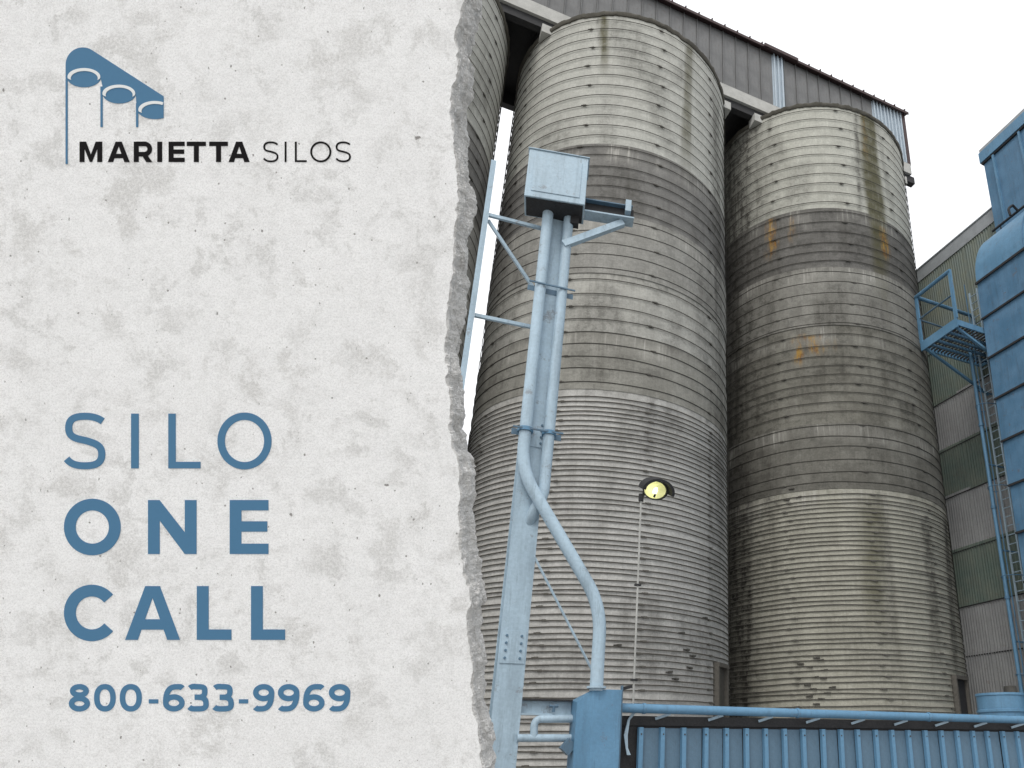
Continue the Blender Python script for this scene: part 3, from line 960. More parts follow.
scm = MB().lathe([(0.001, 0.008), (0.011, 0.008), (0.013, 0.0)], 6).mesh('screw')
scm.materials.append(M['hoop'])
fj = random.Random(77)
for o in [c for c in fe.children if c.name.startswith('panel')]:
    o.rotation_euler = (fj.uniform(-0.006, 0.006), 0, fj.uniform(-0.02, 0.02))
for o in [c for c in fe.children if c.name.startswith('rib')]:
    o.rotation_euler = (fj.uniform(-0.004, 0.004), fj.uniform(-0.006, 0.006), 0)
for k in range(nrib):
    o = link('screw', scm, None, fe)
    o.location = (k * rs + 0.05, -0.056, FT - 0.09)
    o.rotation_euler = (math.pi / 2, 0, 0)
MB().box(-0.25, FL, 0.05, 0.14, 0.0, FT + 0.02).build('backing', M['dark'], fe)
MB().box(-0.25, FL, 0.02, 0.20, FT + 0.022, FT + 0.15).build('shadow_channel', M['dark'], fe)  # dark band stands in for the shadowed recess behind the rail pipe
z_p = pf(800, 715)[2]
zt_ = [pf(x, y, -0.1) for x, y in ((622, 708), (1024, 720))]
pipe_z = (zt_[0][2] + zt_[1][2]) / 2
MB().tube([(-0.28, -0.14, zt_[0][2] + 0.0), (zt_[1][0], -0.14, zt_[1][2]), (FL, -0.14, zt_[1][2] + (zt_[1][2] - zt_[0][2]) * 0.4)], 0.062, 16).build('rail_pipe', M['blue'], fe, True)
for k in range(12):
    x = 0.33 + k * 0.80
    f_ = (x + 0.28) / (zt_[1][0] + 0.28)
    zz = zt_[0][2] + (zt_[1][2] - zt_[0][2]) * f_
    MB().bar((x - 0.07, -0.02, zz - 0.125), (x + 0.11, -0.13, zz - 0.06), 0.05, 0.035).build('bracket', M['blue_pale'], fe)
    MB().lathe([(0.0625, -0.02), (0.072, -0.02), (0.072, 0.02), (0.0625, 0.02)], 14).build('pipe_collar', M['blue'], fe, True)
for o in [c for c in fe.children if c.name.startswith('pipe_collar')]:
    i = [c for c in fe.children if c.name.startswith('pipe_collar')].index(o)
    x = 0.05 + i * 2.4
    f_ = (x + 0.28) / (zt_[1][0] + 0.28)
    if x > FL:
        bpy.data.objects.remove(o)
        continue
    o.location = (x, -0.14, zt_[0][2] + (zt_[1][2] - zt_[0][2]) * f_)
    o.rotation_euler = (0, math.pi / 2, 0)
# torn edge strip hanging at the fence's end
ts = MB()
pth = [pf(x, y, -0.05) for x, y in ((641, 712), (634, 713), (629, 720), (626, 735), (627, 748), (629, 755))]
ts_v = []
for i, p in enumerate(pth):
    w_ = 0.035 + 0.02 * (i % 2)
    ts_v += [p + Vector((-w_ / 2, 0, 0)), p + Vector((w_ / 2, 0.01, 0)), p + Vector((w_ / 2, 0.03, 0)), p + Vector((-w_ / 2, 0.02, 0))]
fs = []
for i in range(len(pth) - 1):
    for k in range(4):
        a, b_ = 4 * i + k, 4 * i + (k + 1) % 4
        fs.append((a, b_, b_ + 4, a + 4))
fs += [(3, 2, 1, 0), tuple(4 * (len(pth) - 1) + k for k in range(4))]
ts.add(ts_v, fs)
o = ts.build('torn_strip', M['blue_pale'], fe)
o['label'] = 'bent pale strip torn off the fence end'

# ------------------------------------------------------------------ blue cabinet at the fence's end
cb = thing('metal_cabinet', 'tall blue steel cabinet at the end of the ribbed fence', 'cabinet', FORG, FROT)
a = pf(594, 689, -0.35)
b2 = pf(622, 690, -0.35)
c2 = pf(577, 702, -0.15)
ct = a[2]
poly = [(a[0], a[1]), (b2[0], b2[1]), (b2[0], 0.25), (c2[0], 0.25), (c2[0], c2[1])]
b = MB()
zz = [ct, ct, ct - 0.02, c2[2] + 0.04, c2[2]]
n = 5
b.add([(x, y, 0.0) for x, y in poly] + [(x, y, h) for (x, y), h in zip(poly, zz)],
      [tuple(reversed(range(n))), (5, 6, 7), (5, 7, 8), (5, 8, 9)] + [(i, (i + 1) % n, n + (i + 1) % n, n + i) for i in range(n)])
b.build('body', M['blue'], cb, bevel=0.006)
MB().box(b2[0] + 0.003, b2[0] + 0.03, b2[1] + 0.05, b2[1] + 0.09, 0.0, ct + 0.06).build('edge_angle', M['blue_grey'], cb)
MB().bar((b2[0] + 0.03, b2[1] + 0.1, ct + 0.02), (b2[0] + 0.17, b2[1] + 0.16, ct + 0.06), 0.05, 0.04).build('hinge_arm', M['dark'], cb)
hx = pf(577, 750, -0.1)
MB().bar((c2[0] - 0.004, -0.02, hx[2] + 0.1), (c2[0] - 0.11, -0.02, hx[2] - 0.02), 0.16, 0.14).build('side_spout', M['blue_grey'], cb)

# ------------------------------------------------------------------ blue column with its pipes
off_c = 0.12
base = pf(508, 700, off_c)
topc = pf(556, 205, off_c)
CXl = base[0]
colm = thing('steel_column', 'tall pale blue steel column standing in front of the silo', 'column', FORG, FROT)
cz = pf(556, 203, off_c)[2]
w2 = 0.185
y0 = base[1]
b = MB()
b.box(CXl - w2, CXl + w2, y0, y0 + 0.03, 0, cz).build('flange', M['blue_pale'], colm, bevel=0.004)
MB().box(CXl - w2, CXl + w2, y0 + 0.40, y0 + 0.43, 0, cz).build('flange', M['blue_pale'], colm, bevel=0.004)
MB().box(CXl - 0.02, CXl + 0.02, y0 + 0.031, y0 + 0.399, 0, cz).build('web', M['blue_pale'], colm)
MB().box(CXl - 0.4, CXl + 0.4, y0 - 0.2, y0 + 0.65, 0.0, 0.04).build('base_plate', M['blue_grey'], colm)
for z in (2.9, 6.1):
    sp = MB().box(CXl - w2 + 0.02, CXl + w2 - 0.02, y0 - 0.014, y0 - 0.0008, z - 0.22, z + 0.22).build('splice_plate', M['blue_pale'], colm, bevel=0.003)
    for dx in (-0.1, 0.1):
        for dz_ in (-0.15, -0.05, 0.05, 0.15):
            bo = MB().lathe([(0.001, 0.016), (0.017, 0.016), (0.019, 0.0)], 8).build('bolt', M['blue_grey'], sp)
            bo.location = (CXl + dx, y0 - 0.0145, z + dz_)
            bo.rotation_euler = (math.pi / 2, 0, 0)
PR = 0.085
pl_x = CXl - w2 + 0.035
pr_x = CXl + w2 + 0.02
yp = y0 - PR - 0.01
zcl = pf(524, 430, off_c - 0.1)[2]
for z in (zcl, zcl + 2.6):
    MB().box(CXl - w2 - 0.16, CXl + w2 + 0.22, y0 - 0.005, y0 - 0.001, z - 0.05, z + 0.05).box(CXl - w2 - 0.16, CXl + w2 + 0.22, y0 - 0.2, y0 - 0.18, z - 0.012, z + 0.012).build('pipe_clamp', M['blue_grey'], colm)
# pipe that swings across to the cabinet
k1_ = pf(524, 470, off_c - 0.1)
k2_ = pf(601, 606, -0.3)
k3_ = pf(602, 690, -0.3)
pp = thing('bent_pipe', 'pale blue pipe bending from the column down into the cabinet', 'pipe', FORG, FROT)
ctr = [(pl_x, yp, cz), (pl_x, yp, k1_[2]), (k2_.x, k2_.y, k2_.z), (k2_.x, k2_.y, ct - 0.02)]
MB().tube(bend(ctr, 0.4, 10), 0.09, 18).build('pipe', M['blue_pale'], pp, True)
for z in (zcl, cz - 0.12):
    MB().lathe([(0.097, -0.03), (0.118, -0.03), (0.118, 0.03), (0.097, 0.03)], 18, (pl_x, yp, z)).build('collar', M['blue'], pp, True)
MB().lathe([(0.097, 0.0), (0.13, 0.0), (0.13, 0.025), (0.097, 0.025)], 18, (k2_.x, k2_.y, ct + 0.012)).build('flange', M['blue_pale'], pp, True)
p2 = thing('straight_pipe', 'straight pale blue pipe on the right side of the column', 'pipe', FORG, FROT)
zb_ = pf(548, 495, off_c - 0.1)[2]
MB().tube(bend([(pr_x, yp, cz), (pr_x, yp, zb_), (pr_x - 0.12, yp + 0.05, zb_ - 0.3), (pr_x - 0.2, yp + 0.35, zb_ - 0.6)], 0.2), 0.085, 16).build('pipe', M['blue_pale'], p2, True)
for z in (zcl, cz - 0.12):
    MB().lathe([(0.087, -0.03), (0.108, -0.03), (0.108, 0.03), (0.087, 0.03)], 18, (pr_x, yp, z)).build('collar', M['blue'], p2, True)

# junction box on top of the column and its bracket arm
AB = math.radians(77)
bc = pf(554, 200, -0.1)
bx_w = Vector(pf(584, 208, -0.1)) - Vector(pf(524, 195, -0.1))
bxo = Vector(FORG) + Vector(tuple(FU)) * pf(524, 196, -0.25)[0] + Vector(tuple(FN)) * -0.25
BZ0 = pf(524, 195, -0.25)[2]
BZ1 = pf(528, 148, -0.25)[2]
jb = thing('junction_box', 'large pale blue steel box on top of the column', 'box', (bxo.x, bxo.y, 0), math.pi / 2 - AB)
BW = 1.0
MB().box(0, BW, 0, 0.5, BZ0, BZ1).build('body', M['blue_pale'], jb, bevel=0.012)
MB().box(0.03, BW - 0.03, 0.03, 0.47, BZ0 - 0.012, BZ0 - 0.002).build('bottom_plate', M['dark'], jb)
MB().box(BW - 0.22, BW - 0.08, 0.30, 0.44, BZ0 - 0.16, BZ0 - 0.013).build('gland', M['dark'], jb)
MB().tube([(BW - 0.15, 0.37, BZ0 - 0.161), (BW - 0.15, 0.37, BZ0 - 0.26)], 0.03, 8).build('gland_pin', M['dark'], jb)
MB().box(0.10, BW - 0.10, -0.012, -0.0005, BZ0 + 0.12, BZ1 - 0.14).build('cover_plate', M['blue_pale'], jb, bevel=0.004)
for bx in (0.14, BW / 2, BW - 0.14):
    for bz in (BZ0 + 0.16, BZ1 - 0.18):
        MB().lathe([(0.001, 0.012), (0.016, 0.012), (0.018, 0.0)], 8).build('bolt', M['blue_grey'], jb)
        o = jb.children[-1]
        o.location = (bx, -0.0125, bz)
        o.rotation_euler = (math.pi / 2, 0, 0)
MB().box(-0.02, BW + 0.02, -0.02, 0.52, BZ1 + 0.001, BZ1 + 0.02).build('lid', M['blue_pale'], jb, bevel=0.004)
ar = thing('bracket_arm', 'blue braced steel arm reaching out to the right of the column top', 'bracket', (bxo.x, bxo.y, 0), math.pi / 2 - AB)
ab = BZ0 + 0.10
AL = BW + 0.86
MB().box(BW + 0.004, AL, 0.33, 0.36, ab, ab + 0.24).build('web', M['dark'], ar)
MB().box(BW + 0.004, AL, 0.22, 0.46, ab - 0.03, ab - 0.002).build('flange', M['blue_pale'], ar)
MB().box(BW + 0.004, AL - 0.03, 0.24, 0.44, ab + 0.242, ab + 0.265).build('flange', M['blue_grey'], ar)
MB().box(AL - 0.16, AL - 0.06, 0.20, 0.325, ab + 0.1, ab + 0.34).build('end_lug', M['blue_pale'], ar)
MB().bar((BW - 0.30, 0.34, ab - 0.72), (AL - 0.18, 0.34, ab - 0.07), 0.10, 0.12, (0, 0, 1)).build('brace', M['blue_pale'], ar)

# stay wire
wr = MB().tube([pf(534, 556, 0.0), pf(593, 672, 0.0)], 0.018, 6)
w_o = wr.build('stay_wire', M['blue_pale'])
w_o.location = FORG
w_o.rotation_euler = (0, 0, FROT)
tag(w_o, 'thin blue stay rod slanting under the bent pipe', 'rod')

# low beam and pipes between column and cabinet
lb = thing('low_beam', 'horizontal steel beam between the column and the cabinet', 'beam', FORG, FROT)
b0, b1 = pf(500, 706, 0.3), pf(577, 706, 0.3)
MB().box(CXl + w2 + 0.004, c2[0] - 0.004, 0.20, 0.23, b0.z - 0.09, b0.z + 0.07).build('web', M['blue_pale'], lb)
MB().box(CXl + w2 + 0.004, c2[0] - 0.004, 0.12, 0.31, b0.z + 0.072, b0.z + 0.095).build('flange', M['dark'], lb)
MB().box(CXl + w2 + 0.004, c2[0] - 0.004, 0.12, 0.31, b0.z - 0.115, b0.z - 0.092).build('flange', M['blue_pale'], lb)
lp = thing('branch_pipe', 'small blue branch piping under the low beam', 'pipe', FORG, FROT)
q = [pf(x, y, 0.1) for x, y in ((580, 719), (534, 719), (534, 738))]
MB().tube(bend([q[0], q[1], q[2]], 0.12), 0.05, 12).build('pipe', M['blue_pale'], lp, True)
MB().tube([pf(517, 738, 0.1), pf(580, 738, 0.1)], 0.05, 12).build('pipe', M['blue_pale'], lp, True)
v_ = pf(553, 716, 0.1)
MB().tube([v_ + Vector((0, 0, 0.051)), v_ + Vector((0, 0, 0.13))], 0.02, 8).tube([v_ + Vector((-0.06, 0, 0.13)), v_ + Vector((0.06, 0, 0.13))], 0.022, 8).build('valve_handle', M['blue_grey'], lp, True)

# ------------------------------------------------------------------ flood lamp on its conduit
off_l = 0.9
lc = pf(655, 490, off_l)
lb_ = pf(637, 705, off_l)
lm = thing('flood_lamp', 'lit flood lamp on a thin conduit pole in front of the silo', 'lamp', FORG, FROT)
px_ = pf(641, 500, off_l)
MB().tube([(px_.x, px_.y, 0.0), (px_.x, px_.y, px_.z)], 0.016, 8).build('pole', M['beam_pale'], lm, True)
MB().tube([(px_.x, px_.y, px_.z - 0.02), (px_.x, px_.y, px_.z + 0.10)], 0.045, 10).build('bracket', M['dark'], lm, True)
for zc in (pf(638, 585, off_l)[2], pf(637, 680, off_l)[2]):
    MB().box(px_.x - 0.05, px_.x + 0.05, px_.y - 0.03, px_.y + 0.03, zc - 0.015, zc + 0.015).build('clip', M['dark'], lm)
# housing: shallow oval bowl facing the camera, hood above
aim = Vector((0.30, -1.0, -0.62)).normalized()
qx = Vector((0, 0, 1)).cross(aim).normalized()
qy = aim.cross(qx)


def oval(prof, n=28, skew=0.0):
    b = MB()
    for (r_, d_) in prof:
        for k in range(n):
            a_ = 2 * math.pi * k / n
            p = lc + qx * (r_ * 1.18 * math.cos(a_)) + qy * (r_ * 0.80 * math.sin(a_)) + aim * d_
            b.v.append(tuple(p))
    for i in range(len(prof) - 1):
        for k in range(n):
            a_, c_2 = i * n + k, i * n + (k + 1) % n
            b.f.append((a_, c_2, c_2 + n, a_ + n))
    return b


oval([(0.02, -0.22), (0.09, -0.21), (0.17, -0.10), (0.205, 0.0), (0.215, 0.03), (0.195, 0.03), (0.185, 0.0), (0.15, -0.06), (0.06, -0.12), (0.01, -0.125)]).build('housing', M['dark'], lm, True)
t = NT('lamp_glass')
rim_n = t.noise(t.coord('Object'), 9, 4, 0.6, 0.35, 0.65)
t.put(t.b.inputs['Emission Color'], t.mix(rim_n, (1.0, 0.98, 0.72), (0.92, 0.9, 0.58)))
t.b.inputs['Emission Strength'].default_value = 7.0
M['lens'] = t.out((0.35, 0.37, 0.2), 0.2)
t2 = NT('reflector')
M['reflector'] = t2.out((0.80, 0.80, 0.50), 0.35, 0.1, 0.5)
oval([(0.186, 0.006), (0.165, -0.03), (0.12, -0.065), (0.05, -0.09), (0.004, -0.095)]).build('reflector', M['reflector'], lm, True)
b = MB()
hv = []
for k in range(15):
    a_ = math.radians(-5 + 190 * k / 14)
    for (rr, d_) in ((0.218, -0.05), (0.225, 0.15), (0.275, 0.14), (0.262, -0.05)):
        hv.append(lc + qx * (rr * 1.18 * math.cos(a_)) + qy * (rr * 0.82 * math.sin(a_)) + aim * d_)
hf = []
for i in range(14):
    for k in range(4):
        a_, c_2 = 4 * i + k, 4 * i + (k + 1) % 4
        hf.append((a_, c_2, c_2 + 4, a_ + 4))
b.add(hv, hf)
b.build('hood', M['dark'], lm, True)
bp = lc + aim * 0.02
MB().tube([bp - qy * 0.055 - aim * 0.03, bp - qy * 0.05 - aim * 0.01, bp + qy * 0.005, bp + qy * 0.05], [0.012, 0.034, 0.034, 0.012], 12).build('bulb', M['lens'], lm, True)
MB().tube([bp + aim * 0.02 - qy * 0.12, bp + aim * 0.03 - qy * 0.055], 0.018, 8).build('bulb_holder', M['dark'], lm, True)
MB().tube([lc - aim * 0.2, Vector((px_.x, px_.y, px_.z + 0.05))], 0.028, 8).build('swivel', M['dark'], lm, True)

# ------------------------------------------------------------------ door frame at the far silo's foot
da, dz0 = hit(C2, R2, 959, 690)
dfr = thing('door_frame', 'weathered door frame at the foot of the far silo', 'door', (C2[0] + (R2 + 0.03) * math.cos(da), C2[1] + (R2 + 0.03) * math.sin(da), 0), da + math.pi / 2)
dz1 = 3.7
for x in (-0.5, 0.42):
    MB().box(x, x + 0.1, -0.12, 0.05, 0, dz1).build('jamb', M['hoop_pale'], dfr)
MB().box(-0.5, 0.52, -0.14, 0.05, dz1 + 0.002, dz1 + 0.12).build('lintel', M['hoop_pale'], dfr)
MB().box(-0.398, 0.418, -0.02, 0.03, 0, dz1).build('door_leaf', M['dark'], dfr)
da, _ = hit(C1, R1, 719, 680)
dfr = thing('door_frame', 'narrow weathered door frame at the foot of the front silo', 'door', (C1[0] + (R1 + 0.03) * math.cos(da), C1[1] + (R1 + 0.03) * math.sin(da), 0), da + math.pi / 2)
dz1 = hit(C1, R1, 719, 668)[1]
for x in (-0.4, 0.3):
    MB().box(x, x + 0.1, -0.12, 0.05, 0, dz1).build('jamb', M['hoop_pale'], dfr)
MB().box(-0.4, 0.4, -0.14, 0.05, dz1 + 0.002, dz1 + 0.12).build('lintel', M['hoop_pale'], dfr)
MB().box(-0.298, 0.298, -0.02, 0.03, 0, dz1).build('door_leaf', M['hoop'], dfr)

# ------------------------------------------------------------------ bracing frame between wall and column
lt_ = thing('brace_frame', 'slender pale bracing frame tied to the left of the blue column', 'frame', FORG, FROT)
m0 = pf(486, 215, 0.5)
ztm = pf(494, 160, 0.5)[2]
MB().box(m0.x - 0.045, m0.x + 0.045, 0.50, 0.59, 0, ztm).build('post', M['blue_pale'], lt_)
for z in (m0.z - 2.0, m0.z + 0.05):
    MB().box(m0.x + 0.047, CXl - w2 - 0.004, 0.52, 0.57, z - 0.03, z + 0.03).build('strut', M['blue_pale'], lt_)
for z0_, z1_ in ((m0.z - 0.02, m0.z - 1.2),):
    MB().bar((m0.x + 0.05, 0.605, z0_), (CXl - w2 - 0.01, 0.605, z1_), 0.05, 0.05).build('diagonal', M['blue_pale'], lt_)

# ------------------------------------------------------------------ flat lettered graphic panel, built as a leaning concrete wall
DW = 5.0
axis = Vector((0, math.cos(TH), math.sin(TH)))
W_ORG = Vector((0, 0, EYE)) + axis * DW
W_EUL = (math.pi / 2 + TH, 0, 0)                        # face leans out over the yard


def wx(x): return (x - CX) / F * DW
def wy(y): return (CY - y) / F * DW


def wall_thing(name, label, cat, group=None):
    o = thing(name, label, cat, W_ORG, 0, group)
    o.rotation_euler = W_EUL
    return o


wt = wall_thing('concrete_wall', 'pale cast-concrete wall leaning outward, carrying the blue lettering', 'wall')  # flat graphic panel built as a wall, not real cast concrete
y_bot = -(EYE + DW * math.sin(TH)) / math.cos(TH) + 0.02
y_top = wy(-70)
xl = wx(-80)
NE = 620
knots = [(-70, 470), (0, 466), (90, 455), (200, 458), (350, 449), (450, 455), (560, 464), (680, 476), (768, 482), (1100, 486)]


def edge_px(y):
    for (a0, b0_), (a1, b1_) in zip(knots, knots[1:]):
        if a0 <= y <= a1:
            return b0_ + (b1_ - b0_) * (y - a0) / (a1 - a0)
    return knots[-1][1]


def rough(s, amp, seed, octs=5):
    v, f_, a_ = 0.0, 1.0, 1.0
    for k in range(octs):
        v += a_ * mnoise.noise((s * f_, seed, k * 3.3))
        f_ *= 2.1
        a_ *= 0.58
    return v * amp


ND = 22
TK = 0.26
ev, row = [], []
verts, faces = [], []
for i in range(NE + 1):
    yy = y_bot + (y_top - y_bot) * i / NE
    py = CY - yy / DW * F
    for j in range(ND + 1):
        dpt = j / ND
        x = wx(edge_px(py)) + rough(yy * 2.2, 0.05, 1.7) + 0.01 * dpt
        cell = math.floor(yy * 7 + 2.2 * mnoise.noise((yy * 3, dpt * 2, 1.1)) + dpt * 1.7)
        x += rough(yy * 3.0 + 7, 0.035, 4.0 + dpt * 2.5) * min(1, dpt * 3) + 0.028 * mnoise.noise((cell * 1.7, round(dpt * 3) * 0.9, 2.0)) * min(1, 0.3 + dpt * 2) + rough(yy * 14, 0.010, 9 + dpt * 9, 4)
        if j == 0:
            x -= 0.012
        zz = -TK * dpt
        verts.append((x, yy, zz))
    verts.append((xl, yy, 0.0))
    verts.append((xl, yy, -TK))
S = ND + 3
front_f, rough_f = [], []
for i in range(NE):
    a_ = i * S
    b_ = a_ + S
    front_f.append((a_ + ND + 1, a_, b_, b_ + ND + 1))
    for j in range(ND):
        rough_f.append((a_ + j, a_ + j + 1, b_ + j + 1, b_ + j))
    front_f.append((a_ + ND, a_ + ND + 2, b_ + ND + 2, b_ + ND))
    front_f.append((a_ + ND + 2, a_ + ND + 1, b_ + ND + 1, b_ + ND + 2))
top_f = []
a_ = NE * S
top_f.append(tuple([a_ + ND + 1] + [a_ + j for j in range(ND + 1)] + [a_ + ND + 2]))
m = bpy.data.meshes.new('slab')
m.from_pydata(verts, [], front_f + rough_f + top_f)
m.materials.append(M['wall'])
m.materials.append(M['broken'])
for i, p in enumerate(m.polygons):
    if len(front_f) <= i < len(front_f) + len(rough_f):
        p.material_index = 1
m.update()
slab = link('slab', m, None, wt)
# counterfort fins and footing behind the leaning slab, in the ground's own upright directions
inv = Matrix.Translation(W_ORG) @ Matrix.Rotation(W_EUL[0], 4, 'X')
inv = inv.inverted()
back0 = W_ORG + axis * TK
for xx in (-4.9, -3.4, -2.3):
    zt2 = 6.0
    def back_y(z): return back0.y - (z - back0.z) * math.tan(TH)
    pts = [(xx, back_y(0.3) + 0.01, 0.3), (xx, back_y(zt2) + 0.01, zt2), (xx, back_y(0.3) + 0.9, 0.3)]
    vs = [inv @ Vector((p[0] + s_, p[1], p[2])) for s_ in (-0.15, 0.15) for p in pts]
    MB().add(vs, [(0, 1, 2), (5, 4, 3), (0, 3, 4, 1), (1, 4, 5, 2), (2, 5, 3, 0)]).build('added_buttress', M['wall'], wt)
fb = MB().box(-5.8, -1.66, back_y(0.0) - 0.9, back_y(0.0) + 1.2, 0.0, 0.3)
MB().add([inv @ Vector(p) for p in fb.v], fb.f).build('added_footing', M['wall'], wt)

# ---- letters: every glyph is made of flat plates, each plate a hair thicker than the next
LT = 0.0022


class Glyph:
    def __init__(self):
        self.b = MB()
        self.k = 0

    def h(self):
        self.k += 1
        return LT + 0.0004 * self.k

    def poly(self, pts):
        ar_ = sum(x0 * y1 - x1 * y0 for (x0, y0), (x1, y1) in zip(pts, pts[1:] + pts[:1]))
        if ar_ < 0:
            pts = pts[::-1]
        self.b.prism(pts, 0.0008, self.h())

    def strip(self, pts, w, closed=False):
        n = len(pts)
        Lf, Rt = [], []
        for i in range(n):
            p0 = pts[i - 1] if (i or closed) else pts[i]
            p1 = pts[(i + 1) % n] if (i < n - 1 or closed) else pts[i]
            p = pts[i]
            d1 = np.array(p) - np.array(p0)
            d2 = np.array(p1) - np.array(p)
            if np.linalg.norm(d1) < 1e-9:
                d1 = d2
            if np.linalg.norm(d2) < 1e-9:
                d2 = d1
            d1 = d1 / np.linalg.norm(d1)
            d2 = d2 / np.linalg.norm(d2)
            n1, n2 = np.array([-d1[1], d1[0]]), np.array([-d2[1], d2[0]])
            mm = n1 + n2
            mm = mm / (mm @ n1) if abs(mm @ n1) > 0.2 else n1
            ww = w[i] if isinstance(w, list) else w
            Lf.append(np.array(p) + mm * ww / 2)
            Rt.append(np.array(p) - mm * ww / 2)
        h = self.h()
        base = len(self.b.v)
        for a_, c_4 in zip(Lf, Rt):
            self.b.v += [(a_[0], a_[1], 0.0008), (c_4[0], c_4[1], 0.0008), (c_4[0], c_4[1], h), (a_[0], a_[1], h)]
        rng = range(n) if closed else range(n - 1)
        for i in rng:
            j = (i + 1) % n
            for k in range(4):
                q0, q1 = base + 4 * i + k, base + 4 * i + (k + 1) % 4
                r0, r1 = base + 4 * j + k, base + 4 * j + (k + 1) % 4
                self.b.f.append((q0, r0, r1, q1))
        if not closed:
            self.b.f.append((base, base + 1, base + 2, base + 3))
            e = base + 4 * (n - 1)
            self.b.f.append((e + 3, e + 2, e + 1, e))


def arc(cx_, cy_, rx, ry, a0, a1, n=40):
    return [(cx_ + rx * math.cos(math.radians(a0 + (a1 - a0) * i / n)), cy_ + ry * math.sin(math.radians(a0 + (a1 - a0) * i / n))) for i in range(n + 1)]


def bez(p0, p1, p2, p3, n=14):
    out = []
    for i in range(n + 1):
        t_ = i / n
        out.append(tuple(((1 - t_) ** 3) * a_ + 3 * t_ * (1 - t_) ** 2 * b_ + 3 * t_ * t_ * (1 - t_) * c_5 + t_ ** 3 * d_ for a_, b_, c_5, d_ in zip(p0, p1, p2, p3)))
    return out


